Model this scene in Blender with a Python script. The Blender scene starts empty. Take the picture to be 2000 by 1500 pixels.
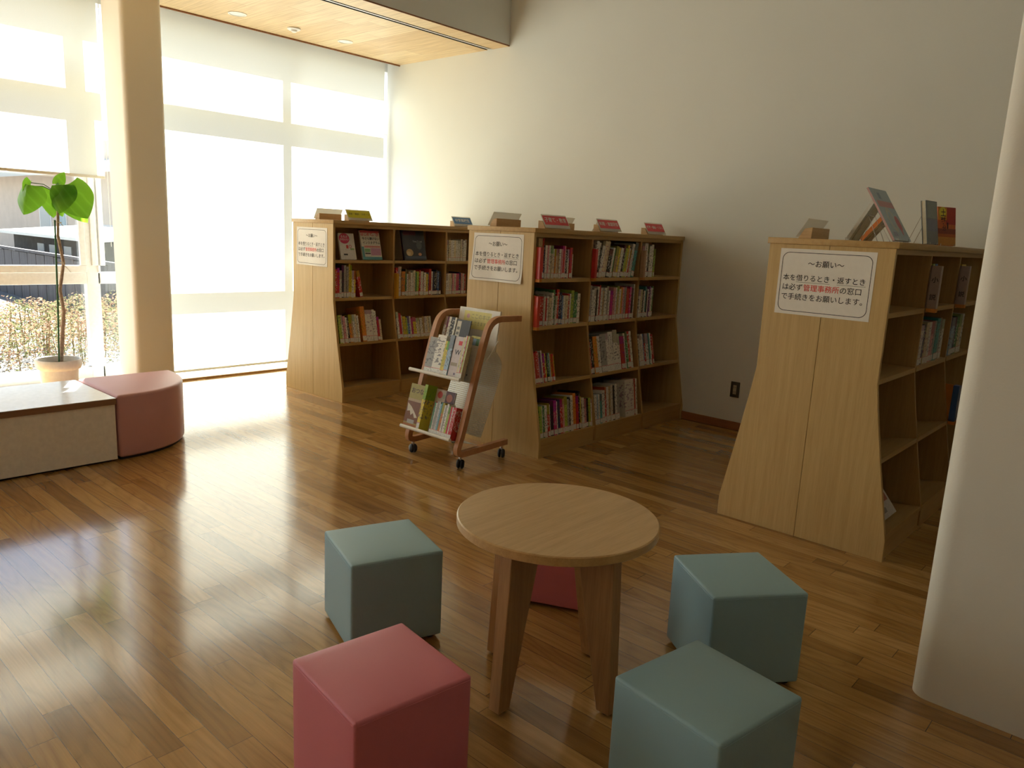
import bpy, bmesh, math, random
from mathutils import Matrix, Vector
S = bpy.context.scene
COL = S.collection
R = math.radians
random.seed(7)

# ------------------------------------------------------------------ camera, sky, sun, exposure
cam_d = bpy.data.cameras.new('camera')
cam = bpy.data.objects.new('camera', cam_d)
COL.objects.link(cam)
cam_d.sensor_width = 36.0
cam_d.lens = 1480.67 / 2000 * 36.0
cam_d.clip_start = 0.02
CAMH = 1.346
yaw, pit, rol = 0.72895008, 0.1946958, 0.04776635
_f = Vector((-math.sin(yaw)*math.cos(pit), math.cos(yaw)*math.cos(pit), -math.sin(pit)))
_r = Vector((math.cos(yaw), math.sin(yaw), 0))
_u = _r.cross(_f)
cr = math.cos(rol)*_r + math.sin(rol)*_u
cu = -math.sin(rol)*_r + math.cos(rol)*_u
M = Matrix((cr, cu, -_f)).transposed().to_4x4()
M.translation = (0, 0, CAMH)
cam.matrix_world = M
S.camera = cam

SUN_DIR = Vector((1.9, -1.0, -2.3)).normalized()
world = bpy.data.worlds.new('sky')
S.world = world
world.use_nodes = True
wn = world.node_tree
wn.nodes.clear()
sky = wn.nodes.new('ShaderNodeTexSky')
sky.sky_type = 'NISHITA'
sky.sun_disc = False
sky.sun_elevation = R(47)
sky.sun_rotation = math.atan2(-SUN_DIR.x, -SUN_DIR.y)
bg = wn.nodes.new('ShaderNodeBackground')
bg.inputs['Strength'].default_value = 0.17
wo = wn.nodes.new('ShaderNodeOutputWorld')
wn.links.new(sky.outputs[0], bg.inputs['Color'])
wn.links.new(bg.outputs[0], wo.inputs['Surface'])

sun_d = bpy.data.lights.new('sun', 'SUN')
sun_d.energy = 21.0
sun_d.color = (1.0, 0.985, 0.93)
sun_d.angle = R(0.53)
sun = bpy.data.objects.new('sun', sun_d)
COL.objects.link(sun)
sun.rotation_euler = SUN_DIR.to_track_quat('-Z', 'Y').to_euler()
sun.location = (-12, 8, 14)

S.view_settings.view_transform = 'Standard'
S.view_settings.look = 'None'
S.view_settings.gamma = 1.0
S.view_settings.use_curve_mapping = False
S.view_settings.exposure = 1.02
S.cycles.max_bounces = 12
S.cycles.diffuse_bounces = 6
S.cycles.transparent_max_bounces = 16
S.cycles.use_denoising = True
S.cycles.sample_clamp_indirect = 12.0
S.cycles.caustics_reflective = False

# ------------------------------------------------------------------ helpers
def tag(o, label=None, cat=None, group=None, kind=None):
    if label: o['label'] = label
    if cat: o['category'] = cat
    if group: o['group'] = group
    if kind: o['kind'] = kind
    return o

def empty(name, loc, label, cat, group=None, rz=0.0):
    o = bpy.data.objects.new(name, None)
    o.empty_display_size = 0.05
    COL.objects.link(o)
    o.location = loc
    o.rotation_euler = (0, 0, rz)
    return tag(o, label, cat, group)

class MB:
    """collects shapes into one mesh"""
    def __init__(s):
        s.bm = bmesh.new()
    def box(s, x0, x1, y0, y1, z0, z1, bev=0.0, seg=2):
        b = bmesh.new()
        vs = [b.verts.new(p) for p in ((x0,y0,z0),(x1,y0,z0),(x1,y1,z0),(x0,y1,z0),(x0,y0,z1),(x1,y0,z1),(x1,y1,z1),(x0,y1,z1))]
        for f in ((0,3,2,1),(4,5,6,7),(0,1,5,4),(1,2,6,5),(2,3,7,6),(3,0,4,7)):
            b.faces.new([vs[i] for i in f])
        if bev > 0:
            bmesh.ops.bevel(b, geom=b.edges[:], offset=bev, segments=seg, profile=0.5, affect='EDGES')
        s.merge(b)
        return s
    def merge(s, b, mat=None):
        if mat is not None:
            bmesh.ops.transform(b, matrix=mat, verts=b.verts[:])
        me = bpy.data.meshes.new('tmp')
        b.to_mesh(me)
        b.free()
        s.bm.from_mesh(me)
        bpy.data.meshes.remove(me)
    def prism(s, pts, axis, a0, a1, bev=0.0, seg=2):
        """polygon pts (2D) extruded along axis ('X','Y','Z') from a0 to a1"""
        b = bmesh.new()
        def P(p, a):
            return {'X': (a, p[0], p[1]), 'Y': (p[0], a, p[1]), 'Z': (p[0], p[1], a)}[axis]
        lo = [b.verts.new(P(p, a0)) for p in pts]
        hi = [b.verts.new(P(p, a1)) for p in pts]
        n = len(pts)
        b.faces.new(lo)
        b.faces.new(hi[::-1])
        for i in range(n):
            b.faces.new((lo[(i+1) % n], lo[i], hi[i], hi[(i+1) % n]))
        bmesh.ops.recalc_face_normals(b, faces=b.faces[:])
        if bev > 0:
            es = [e for e in b.edges if e.calc_face_angle(0) > R(40)]
            bmesh.ops.bevel(b, geom=es, offset=bev, segments=seg, profile=0.5, affect='EDGES')
        s.merge(b)
        return s
    def lathe(s, prof, cx, cy, n=32, mat=None):
        """profile [(r,z)] revolved about a vertical axis"""
        b = bmesh.new()
        rings = []
        for r, z in prof:
            if r < 1e-6:
                rings.append([b.verts.new((cx, cy, z))])
            else:
                rings.append([b.verts.new((cx + r*math.cos(2*math.pi*i/n), cy + r*math.sin(2*math.pi*i/n), z)) for i in range(n)])
        for a, c in zip(rings, rings[1:]):
            for i in range(n):
                j = (i+1) % n
                if len(a) == 1 and len(c) == 1: continue
                if len(a) == 1: b.faces.new((a[0], c[j], c[i]))
                elif len(c) == 1: b.faces.new((a[i], a[j], c[0]))
                else: b.faces.new((a[i], a[j], c[j], c[i]))
        bmesh.ops.recalc_face_normals(b, faces=b.faces[:])
        s.merge(b, mat)
        return s
    def tube(s, pts, rad, n=10, cap=True):
        """round tube along pts; rad number or list"""
        b = bmesh.new()
        P = [Vector(p) for p in pts]
        rs = rad if isinstance(rad, (list, tuple)) else [rad]*len(P)
        rings = []
        up = Vector((0.13, 0.27, 0.95)).normalized()
        for i, p in enumerate(P):
            d = (P[min(i+1, len(P)-1)] - P[max(i-1, 0)]).normalized()
            a = d.cross(up)
            if a.length < 0.05: a = d.cross(Vector((1, 0, 0)))
            a.normalize()
            c = d.cross(a)
            rings.append([b.verts.new(p + rs[i]*(math.cos(2*math.pi*k/n)*a + math.sin(2*math.pi*k/n)*c)) for k in range(n)])
        for u, v in zip(rings, rings[1:]):
            for k in range(n):
                b.faces.new((u[k], u[(k+1) % n], v[(k+1) % n], v[k]))
        if cap:
            b.faces.new(rings[0][::-1])
            b.faces.new(rings[-1])
        bmesh.ops.recalc_face_normals(b, faces=b.faces[:])
        s.merge(b)
        return s
    def band(s, pts, w, t, x0):
        """rectangular bar following pts in the YZ plane, t thick in the plane, x0..x0+w across"""
        b = bmesh.new()
        P = [Vector((0, p[0], p[1])) for p in pts]
        rings = []
        for i, p in enumerate(P):
            d = (P[min(i+1, len(P)-1)] - P[max(i-1, 0)]).normalized()
            nrm = Vector((0, -d.z, d.y))
            q = []
            for sx, sn in ((0, -1), (1, -1), (1, 1), (0, 1)):
                v = p + nrm*(sn*t/2)
                q.append(b.verts.new((x0 + sx*w, v.y, v.z)))
            rings.append(q)
        for u, v in zip(rings, rings[1:]):
            for k in range(4):
                b.faces.new((u[k], u[(k+1) % 4], v[(k+1) % 4], v[k]))
        b.faces.new(rings[0][::-1]); b.faces.new(rings[-1])
        bmesh.ops.recalc_face_normals(b, faces=b.faces[:])
        s.merge(b)
        return s
    def quad(s, a, b_, c, d):
        s.bm.faces.new([s.bm.verts.new(p) for p in (a, b_, c, d)])
        return s
    def mesh(s, name, mat, smooth=0):
        me = bpy.data.meshes.new(name)
        s.bm.to_mesh(me)
        s.bm.free()
        if mat: me.materials.append(mat)
        if smooth:
            for p in me.polygons: p.use_smooth = True
            me.set_sharp_from_angle(angle=R(smooth))
        return me
    def build(s, name, mat, parent=None, smooth=35):
        o = bpy.data.objects.new(name, s.mesh(name, mat, smooth))
        COL.objects.link(o)
        if parent: o.parent = parent
        return o

def struct(name, mb, mat, smooth=35):
    o = mb.build(name, mat, None, smooth)
    o['kind'] = 'structure'
    return o

def fillet(pts, rad, n=6):
    """round the inner corners of an open 2D polyline"""
    out = [pts[0]]
    for a, b, c in zip(pts, pts[1:], pts[2:]):
        A, B, Cc = Vector(a), Vector(b), Vector(c)
        d1, d2 = (A-B), (Cc-B)
        r = min(rad, d1.length*0.49, d2.length*0.49)
        p, q = B + d1.normalized()*r, B + d2.normalized()*r
        for i in range(n+1):
            t = i/n
            out.append(tuple(p*(1-t)**2 + B*2*t*(1-t) + q*t*t))
    out.append(pts[-1])
    return out

def rrect(x0, x1, y0, y1, r, n=6):
    out = []
    for cx, cy, a0 in ((x1-r, y1-r, 0), (x0+r, y1-r, 90), (x0+r, y0+r, 180), (x1-r, y0+r, 270)):
        for i in range(n+1):
            a = R(a0 + 90*i/n)
            out.append((cx + r*math.cos(a), cy + r*math.sin(a)))
    return out

def text_mesh(txt, size, mat, xf, align='CENTER', bold=0.0, name='lettering', squash=1.0):
    """flat lettering; xf maps (x, y) on the sheet to a 3D point"""
    cu_ = bpy.data.curves.new('t', 'FONT')
    cu_.body = txt
    cu_.size = size
    cu_.align_x = align
    cu_.align_y = 'CENTER'
    cu_.offset = bold
    cu_.resolution_u = 3
    cu_.fill_mode = 'FRONT'
    o = bpy.data.objects.new('t', cu_)
    COL.objects.link(o)
    dg = bpy.context.evaluated_depsgraph_get()
    me = bpy.data.meshes.new_from_object(o.evaluated_get(dg))
    bpy.data.objects.remove(o)
    bpy.data.curves.remove(cu_)
    me.name = name
    for v in me.vertices:
        v.co = xf(v.co.x*squash, v.co.y)
    me.materials.clear()
    me.materials.append(mat)
    return me

def add_mesh(name, me, parent):
    o = bpy.data.objects.new(name, me)
    COL.objects.link(o)
    o.parent = parent
    return o

# ------------------------------------------------------------------ materials
class NT:
    def __init__(s, name):
        s.m = bpy.data.materials.new(name)
        s.m.use_nodes = True
        s.t = s.m.node_tree
        s.t.nodes.clear()
        s.out = s.t.nodes.new('ShaderNodeOutputMaterial')
    def n(s, typ, **kw):
        nd = s.t.nodes.new('ShaderNode' + typ)
        for k, v in kw.items():
            if k.startswith('i_'):
                key = k[2:].replace('_', ' ')
                nd.inputs[int(key) if key.isdigit() else key].default_value = v
            else:
                setattr(nd, k, v)
        return nd
    def l(s, a, b):
        s.t.links.new(a, b)
    def math(s, op, a, b=None):
        nd = s.n('Math', operation=op)
        for i, v in enumerate((a, b)):
            if v is None: continue
            if isinstance(v, (int, float)): nd.inputs[i].default_value = v
            else: s.l(v, nd.inputs[i])
        return nd.outputs[0]
    def ramp(s, fac, stops):
        nd = s.n('ValToRGB')
        e = nd.color_ramp.elements
        while len(e) < len(stops): e.new(0.5)
        for i, (p, c) in enumerate(stops):
            e[i].position = p
            e[i].color = (*c, 1) if len(c) == 3 else c
        s.l(fac, nd.inputs[0])
        return nd.outputs[0]
    def mix(s, fac, a, b):
        nd = s.n('Mix', data_type='RGBA')
        for sock, v in ((nd.inputs[0], fac), (nd.inputs[6], a), (nd.inputs[7], b)):
            if isinstance(v, (int, float)): sock.default_value = v
            elif isinstance(v, tuple): sock.default_value = (*v, 1) if len(v) == 3 else v
            else: s.l(v, sock)
        return nd.outputs[2]
    def bsdf(s, col, rough=0.5, spec=0.5, bump=None, bstr=0.1, bdist=0.01, coat=0.0, metal=0.0):
        b = s.n('BsdfPrincipled')
        if isinstance(col, tuple): b.inputs['Base Color'].default_value = (*col, 1)
        else: s.l(col, b.inputs['Base Color'])
        if isinstance(rough, (int, float)): b.inputs['Roughness'].default_value = rough
        else: s.l(rough, b.inputs['Roughness'])
        b.inputs['Specular IOR Level'].default_value = spec
        b.inputs['Metallic'].default_value = metal
        b.inputs['Coat Weight'].default_value = coat
        b.inputs['Coat Roughness'].default_value = 0.10
        if bump is not None:
            bp = s.n('Bump')
            bp.inputs['Strength'].default_value = bstr
            bp.inputs['Distance'].default_value = bdist
            s.l(bump, bp.inputs['Height'])
            s.l(bp.outputs[0], b.inputs['Normal'])
        s.l(b.outputs[0], s.out.inputs[0])
        return b
    def coord(s, kind='Object', scale=None):
        c = s.n('TexCoord').outputs[kind]
        if scale:
            mp = s.n('Mapping')
            mp.inputs['Scale'].default_value = scale
            s.l(c, mp.inputs['Vector'])
            return mp.outputs[0]
        return c
    def noise(s, vec, scale, detail=3.0, rough=0.55):
        nd = s.n('TexNoise')
        nd.inputs['Scale'].default_value = scale
        nd.inputs['Detail'].default_value = detail
        nd.inputs['Roughness'].default_value = rough
        s.l(vec, nd.inputs['Vector'])
        return nd.outputs['Fac']

def plain(name, col, rough=0.6, spec=0.4, var=0.05, scale=40, bump=0.0, metal=0.0, coat=0.0):
    t = NT(name)
    n = t.noise(t.coord(), scale)
    lo = tuple(c*(1-var) for c in col)
    hi = tuple(min(1, c*(1+var)) for c in col)
    c = t.ramp(n, [(0.3, lo), (0.7, hi)])
    t.bsdf(c, rough, spec, n if bump else None, bump, 0.002, coat, metal)
    return t.m

def wood(name, dark, light, grain=(28, 28, 1.2), rough=0.42, fine=1.0, coat=0.0):
    """straight fine grain; grain gives the stretch of each object axis"""
    t = NT(name)
    v = t.coord('Object', grain)
    n1 = t.noise(v, 1.6, 4)
    n2 = t.noise(v, 9.0*fine, 3, 0.6)
    a = t.math('ADD', t.math('MULTIPLY', n1, 0.55), t.math('MULTIPLY', n2, 0.45))
    c = t.ramp(a, [(0.36, dark), (0.62, light)])
    t.bsdf(c, rough, 0.4, n2, 0.05, 0.001, coat)
    return t.m

def floor_mat():
    t = NT('oak_floor')
    sx = t.n('SeparateXYZ')
    t.l(t.coord(), sx.inputs[0])
    W, L = 0.0722, 0.86
    v = t.math('DIVIDE', t.math('ADD', sx.outputs[1], 0.0 - 0.767 + 10*W*100), W)
    row = t.math('FLOOR', v)
    wn1 = t.n('TexWhiteNoise', noise_dimensions='1D')
    t.l(row, wn1.inputs['W'])
    u = t.math('ADD', t.math('DIVIDE', sx.outputs[0], L), t.math('MULTIPLY', wn1.outputs['Value'], 7.31))
    pid = t.math('FLOOR', u)
    cmb = t.n('CombineXYZ')
    t.l(row, cmb.inputs[0]); t.l(pid, cmb.inputs[1])
    wn2 = t.n('TexWhiteNoise', noise_dimensions='3D')
    t.l(cmb.outputs[0], wn2.inputs['Vector'])
    base = t.ramp(wn2.outputs['Value'], [(0.0, (0.27, 0.138, 0.040)), (0.3, (0.39, 0.212, 0.066)), (0.7, (0.45, 0.255, 0.085)), (1.0, (0.53, 0.318, 0.118))])
    # grain, shifted per plank
    mp = t.n('Mapping')
    mp.inputs['Scale'].default_value = (0.9, 9, 1)
    t.l(t.coord(), mp.inputs['Vector'])
    off = t.n('VectorMath', operation='MULTIPLY_ADD')
    t.l(wn2.outputs['Color'], off.inputs[0])
    off.inputs[1].default_value = (31, 17, 5)
    t.l(mp.outputs[0], off.inputs[2])
    wv = t.n('TexWave', wave_type='BANDS', bands_direction='Y')
    wv.inputs['Scale'].default_value = 0.9
    wv.inputs['Distortion'].default_value = 9.0
    wv.inputs['Detail'].default_value = 2.5
    wv.inputs['Detail Scale'].default_value = 0.7
    t.l(off.outputs[0], wv.inputs['Vector'])
    g1 = wv.outputs['Fac']
    mp2 = t.n('Mapping'); mp2.inputs['Scale'].default_value = (2.5, 90, 1)
    t.l(t.coord(), mp2.inputs['Vector'])
    g2 = t.noise(mp2.outputs[0], 2.0, 3)
    mp3 = t.n('Mapping'); mp3.inputs['Scale'].default_value = (1.5, 8.5, 1)
    t.l(t.coord(), mp3.inputs['Vector'])
    off3 = t.n('VectorMath', operation='MULTIPLY_ADD')
    t.l(wn2.outputs['Color'], off3.inputs[0]); off3.inputs[1].default_value = (19, 43, 7)
    t.l(mp3.outputs[0], off3.inputs[2])
    cath = t.math('PINGPONG', t.math('MULTIPLY', t.noise(off3.outputs[0], 1.0, 1.0, 0.4), 11.0), 0.5)
    cath = t.math('POWER', t.math('MULTIPLY', cath, 2.0), 0.45)      # contour lines like cut growth rings
    gsum = t.math('ADD', t.math('MULTIPLY', cath, 0.30), t.math('ADD', t.math('MULTIPLY', g1, 0.10), t.math('MULTIPLY', g2, 0.60)))
    shade = t.ramp(gsum, [(0.34, (0.76, 0.73, 0.69)), (0.78, (1.10, 1.10, 1.10))])
    mul = t.n('Mix', data_type='RGBA', blend_type='MULTIPLY')
    mul.inputs[0].default_value = 1.0
    t.l(base, mul.inputs[6]); t.l(shade, mul.inputs[7])
    # seams
    fv = t.math('FRACT', v); fu = t.math('FRACT', u)
    dv = t.math('MINIMUM', fv, t.math('SUBTRACT', 1.0, fv))
    du = t.math('MINIMUM', fu, t.math('SUBTRACT', 1.0, fu))
    sv = t.math('LESS_THAN', dv, 0.0016/W/2)
    su = t.math('LESS_THAN', du, 0.0018/L/2)
    seam = t.math('MAXIMUM', sv, su)
    c = t.mix(seam, mul.outputs[2], (0.07, 0.032, 0.012))
    hb = t.math('SUBTRACT', t.math('MULTIPLY', gsum, 0.06), t.math('MULTIPLY', seam, 1.0))
    slow = t.noise(t.coord('Object', (1, 6, 1)), 2.2, 2)
    rr = t.math('ADD', 0.12, t.math('MULTIPLY', slow, 0.08))
    hb2 = t.math('ADD', hb, t.math('MULTIPLY', slow, 0.25))
    t.bsdf(c, rr, 0.55, hb2, 0.14, 0.0012, 0.38)
    return t.m

def wall_mat(name, col):
    t = NT(name)
    n = t.noise(t.coord(), 160, 3)
    n2 = t.noise(t.coord(), 1.3, 2)
    c = t.ramp(n2, [(0.3, tuple(x*0.97 for x in col)), (0.7, col)])
    t.bsdf(c, 0.85, 0.2, n, 0.25, 0.0015)
    return t.m

def ceiling_wood_mat():
    t = NT('ceiling_boards')
    sx = t.n('SeparateXYZ'); t.l(t.coord(), sx.inputs[0])
    W, L = 0.20, 1.1
    v = t.math('DIVIDE', t.math('ADD', sx.outputs[1], 20.0), W)
    row = t.math('FLOOR', v)
    wn1 = t.n('TexWhiteNoise', noise_dimensions='1D'); t.l(row, wn1.inputs['W'])
    u = t.math('ADD', t.math('DIVIDE', sx.outputs[0], L), t.math('MULTIPLY', wn1.outputs['Value'], 5.1))
    cmb = t.n('CombineXYZ'); t.l(row, cmb.inputs[0]); t.l(t.math('FLOOR', u), cmb.inputs[1])
    wn2 = t.n('TexWhiteNoise', noise_dimensions='3D'); t.l(cmb.outputs[0], wn2.inputs['Vector'])
    base = t.ramp(wn2.outputs['Value'], [(0, (0.70, 0.50, 0.265)), (1, (0.82, 0.65, 0.40))])
    mp = t.n('Mapping'); mp.inputs['Scale'].default_value = (1.2, 22, 1); t.l(t.coord(), mp.inputs['Vector'])
    g = t.noise(mp.outputs[0], 2.4, 4)
    sh = t.ramp(g, [(0.3, (0.8, 0.76, 0.7)), (0.7, (1.08, 1.08, 1.08))])
    mul = t.n('Mix', data_type='RGBA', blend_type='MULTIPLY'); mul.inputs[0].default_value = 1
    t.l(base, mul.inputs[6]); t.l(sh, mul.inputs[7])
    fv = t.math('FRACT', v); fu = t.math('FRACT', u)
    seam = t.math('MAXIMUM', t.math('LESS_THAN', fv, 0.012), t.math('LESS_THAN', fu, 0.003))
    c = t.mix(seam, mul.outputs[2], (0.42, 0.25, 0.11))
    t.bsdf(c, 0.45, 0.4)
    return t.m

def blind_mat():
    t = NT('blind_fabric')
    n = t.noise(t.coord('Object', (1, 300, 300)), 1.0, 2)
    d = t.n('BsdfDiffuse'); tr = t.n('BsdfTranslucent')
    c = t.ramp(n, [(0.2, (0.80, 0.80, 0.73)), (0.8, (0.86, 0.86, 0.79))])
    c2 = t.ramp(n, [(0.2, (0.81, 0.80, 0.71)), (0.8, (0.87, 0.86, 0.77))])
    t.l(c, d.inputs[0]); t.l(c2, tr.inputs[0])
    mx = t.n('MixShader'); mx.inputs[0].default_value = 0.5
    t.l(d.outputs[0], mx.inputs[1]); t.l(tr.outputs[0], mx.inputs[2])
    t.l(mx.outputs[0], t.out.inputs[0])
    return t.m

def glass_mat():
    t = NT('window_glass')
    tr = t.n('BsdfTransparent'); tr.inputs[0].default_value = (0.95, 0.97, 0.96, 1)
    gl = t.n('BsdfGlossy'); gl.inputs['Roughness'].default_value = 0.02
    lw = t.n('LayerWeight'); lw.inputs[0].default_value = 0.5
    fac = t.math('ADD', 0.04, t.math('MULTIPLY', t.math('POWER', lw.outputs['Facing'], 5.0), 0.7))
    mx = t.n('MixShader')
    t.l(fac, mx.inputs[0]); t.l(tr.outputs[0], mx.inputs[1]); t.l(gl.outputs[0], mx.inputs[2])
    t.l(mx.outputs[0], t.out.inputs[0])
    return t.m

def perforated_mat():
    t = NT('perforated_white_metal')
    sx = t.n('SeparateXYZ'); t.l(t.coord(), sx.inputs[0])
    P = 0.0115
    fx = t.math('SUBTRACT', t.math('FRACT', t.math('DIVIDE', t.math('ADD', sx.outputs[0], 5), P)), 0.5)
    fz = t.math('SUBTRACT', t.math('FRACT', t.math('DIVIDE', sx.outputs[2], P)), 0.5)
    r2 = t.math('ADD', t.math('MULTIPLY', fx, fx), t.math('MULTIPLY', fz, fz))
    hole = t.math('LESS_THAN', r2, 0.075)
    b = t.n('BsdfPrincipled')
    b.inputs['Base Color'].default_value = (0.72, 0.71, 0.64, 1)
    b.inputs['Roughness'].default_value = 0.4
    tr = t.n('BsdfTransparent')
    mx = t.n('MixShader')
    t.l(hole, mx.inputs[0]); t.l(b.outputs[0], mx.inputs[1]); t.l(tr.outputs[0], mx.inputs[2])
    t.l(mx.outputs[0], t.out.inputs[0])
    return t.m

def book_mat():
    """cover colour from the object; printed marks and a band of another tint run over the spine"""
    t = NT('printed_book_cover')
    oi = t.n('ObjectInfo')
    rnd = oi.outputs['Random']
    sx = t.n('SeparateXYZ'); co = t.coord(); t.l(co, sx.inputs[0])
    cm = t.n('CombineXYZ')
    t.l(t.math('MULTIPLY', sx.outputs[0], 9.0), cm.inputs[0])
    t.l(t.math('ADD', t.math('MULTIPLY', sx.outputs[1], 2.6), t.math('MULTIPLY', rnd, 77.0)), cm.inputs[1])
    t.l(t.math('MULTIPLY', sx.outputs[2], 17.0), cm.inputs[2])
    n = t.noise(cm.outputs[0], 1.0, 1.5)
    mark = t.math('GREATER_THAN', n, 0.56)
    inz = t.math('MULTIPLY', t.math('GREATER_THAN', sx.outputs[2], 0.26), t.math('LESS_THAN', sx.outputs[2], 0.93))
    bw = t.n('RGBToBW'); t.l(oi.outputs['Color'], bw.inputs[0])
    lightc = t.math('GREATER_THAN', bw.outputs[0], 0.22)
    hs = t.n('HueSaturation')
    hs.inputs['Saturation'].default_value = 1.2
    t.l(t.math('ADD', 0.3, t.math('MULTIPLY', rnd, 0.45)), hs.inputs['Hue'])
    hs.inputs['Value'].default_value = 0.55
    t.l(t.mix(0.35, oi.outputs['Color'], (0.5, 0.1, 0.1)), hs.inputs['Color'])
    ink = t.mix(lightc, (0.66, 0.64, 0.58), (0.10, 0.09, 0.11))
    r2 = t.math('FRACT', t.math('MULTIPLY', rnd, 13.7))
    ink2 = t.mix(t.math('GREATER_THAN', r2, 0.6), ink, hs.outputs[0])
    fac = t.math('MULTIPLY', t.math('MULTIPLY', mark, inz), 0.75)
    c = t.mix(fac, oi.outputs['Color'], ink2)
    r3 = t.math('FRACT', t.math('MULTIPLY', rnd, 41.3))
    band = t.math('MULTIPLY', t.math('GREATER_THAN', r3, 0.72), t.math('GREATER_THAN', sx.outputs[2], t.math('ADD', 0.62, t.math('MULTIPLY', r2, 0.25))))
    c = t.mix(t.math('MULTIPLY', band, 0.8), c, hs.outputs[0])
    t.bsdf(c, 0.4, 0.4)
    return t.m

def call_mat():
    t = NT('spine_sticker')
    sx = t.n('SeparateXYZ'); t.l(t.coord(), sx.inputs[0])
    oi = t.n('ObjectInfo')
    red = t.math('GREATER_THAN', sx.outputs[2], 0.158)
    cm = t.n('CombineXYZ')
    t.l(t.math('ADD', t.math('MULTIPLY', sx.outputs[1], 4.0), t.math('MULTIPLY', oi.outputs['Random'], 50)), cm.inputs[1])
    t.l(t.math('MULTIPLY', sx.outputs[2], 60.0), cm.inputs[2])
    n = t.noise(cm.outputs[0], 1.0, 1)
    c = t.mix(t.math('MULTIPLY', t.math('GREATER_THAN', n, 0.6), 0.6), (0.74, 0.73, 0.68), (0.12, 0.12, 0.12))
    c = t.mix(t.math('MULTIPLY', red, 0.8), c, (0.55, 0.10, 0.10))
    t.bsdf(c, 0.35, 0.5)
    return t.m

def leather(name, col):
    t = NT(name)
    v = t.n('TexVoronoi'); v.inputs['Scale'].default_value = 420
    t.l(t.coord(), v.inputs['Vector'])
    n = t.noise(t.coord(), 3, 2)
    c = t.ramp(n, [(0.3, tuple(x*0.95 for x in col)), (0.7, col)])
    t.bsdf(c, 0.42, 0.4, v.outputs['Distance'], 0.10, 0.0012)
    return t.m

M_floor = floor_mat()
M_wall = wall_mat('wall_plaster', (0.765, 0.775, 0.735))
M_wallb = wall_mat('library_wall_tan', (0.62, 0.60, 0.54))
M_ceilhi = plain('high_ceiling_grey', (0.72, 0.71, 0.67), 0.8, 0.2)
M_pillar = wall_mat('pillar_plaster', (0.79, 0.775, 0.72))
M_ceil = ceiling_wood_mat()
M_white = plain('white_paint', (0.80, 0.79, 0.75), 0.5)
M_frame = plain('window_frame_aluminium', (0.74, 0.74, 0.73), 0.4, 0.5)
M_sill = plain('pale_sill', (0.80, 0.77, 0.70), 0.35, 0.5)
M_brown = wood('brown_trim_wood', (0.22, 0.09, 0.035), (0.34, 0.15, 0.06))
M_base = wood('baseboard_wood', (0.24, 0.085, 0.03), (0.36, 0.14, 0.055), (1.2, 1.2, 40))
M_blind = blind_mat()
M_glass = glass_mat()
M_tantrim = wood('tan_trim_wood', (0.42, 0.27, 0.12), (0.52, 0.35, 0.17))
M_beech = wood('beech_panel', (0.50, 0.335, 0.130), (0.60, 0.425, 0.185), (30, 30, 1.0))
M_beechh = wood('beech_shelf', (0.45, 0.285, 0.105), (0.54, 0.36, 0.15), (30, 1.0, 30))
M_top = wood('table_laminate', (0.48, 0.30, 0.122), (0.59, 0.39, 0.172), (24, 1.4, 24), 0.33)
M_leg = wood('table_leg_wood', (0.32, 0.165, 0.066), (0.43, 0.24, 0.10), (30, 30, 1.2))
M_pink = leather('pink_vinyl', (0.67, 0.195, 0.25))
M_blue = leather('blue_vinyl', (0.285, 0.45, 0.51))
M_dusty = leather('dusty_pink_fabric', (0.62, 0.33, 0.33))
M_bent = wood('bent_plywood', (0.42, 0.20, 0.095), (0.55, 0.29, 0.15), (25, 3, 3))
M_metal = plain('white_metal', (0.74, 0.72, 0.66), 0.35, 0.5)
M_perf = perforated_mat()
M_black = plain('black_rubber', (0.012, 0.012, 0.013), 0.5, 0.4)
M_chrome = plain('chrome', (0.65, 0.65, 0.66), 0.25, 0.5, metal=1.0)
M_paper = plain('paper', (0.82, 0.80, 0.76), 0.6, 0.3, 0.02)
M_ink = plain('black_ink', (0.02, 0.02, 0.022), 0.6, 0.3)
M_redink = plain('red_ink', (0.70, 0.045, 0.03), 0.6, 0.3)
M_book = book_mat()
M_pages = plain('book_pages', (0.72, 0.66, 0.52), 0.8, 0.2)
M_call = call_mat()
M_benchw = plain('bench_panel_white', (0.85, 0.82, 0.75), 0.55, 0.3)
M_benchtop = plain('bench_top_white', (0.84, 0.85, 0.85), 0.2, 0.5)
M_edge = wood('bench_edge_brown', (0.22, 0.115, 0.06), (0.30, 0.16, 0.09), (30, 1, 30))
M_outlet = plain('outlet_brown', (0.055, 0.045, 0.03), 0.4)
M_outlet2 = plain('outlet_beige', (0.42, 0.37, 0.27), 0.4)
M_dark = plain('painted_recess_shade', (0.03, 0.025, 0.02), 0.7)  # near-black colour that stands for shade in slots and toe gaps

# ------------------------------------------------------------------ room shell
XW = -6.62          # inner face of the window wall
YB = 5.20           # back wall
CZ = 2.965          # timber ceiling
HZ = 4.30           # high ceiling
struct('floor', MB().box(-6.90, 4.0, -5.0, 5.5, -0.12, 0.0), M_floor, 0)
struct('wall_back', MB().box(-6.56, 4.2, YB, 5.5, 0.0, HZ+0.1), M_wall, 0)
struct('wall_right', MB().box(4.0, 4.2, -5.0, YB, 0.0, HZ+0.1), M_wallb, 0)
struct('wall_front', MB().box(-6.90, 4.2, -5.2, -5.0, 0.0, HZ+0.1), M_wallb, 0)
struct('ceiling', MB().box(-4.99, 4.2, -5.0, YB, HZ, HZ+0.12), M_ceilhi, 0)
struct('wall_bulkhead', MB().box(-4.99, -4.866, -5.0, YB, CZ+0.0605, HZ).box(-4.8658, -4.862, -5.0, YB, CZ+0.0102, HZ), M_wall, 0)
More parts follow.
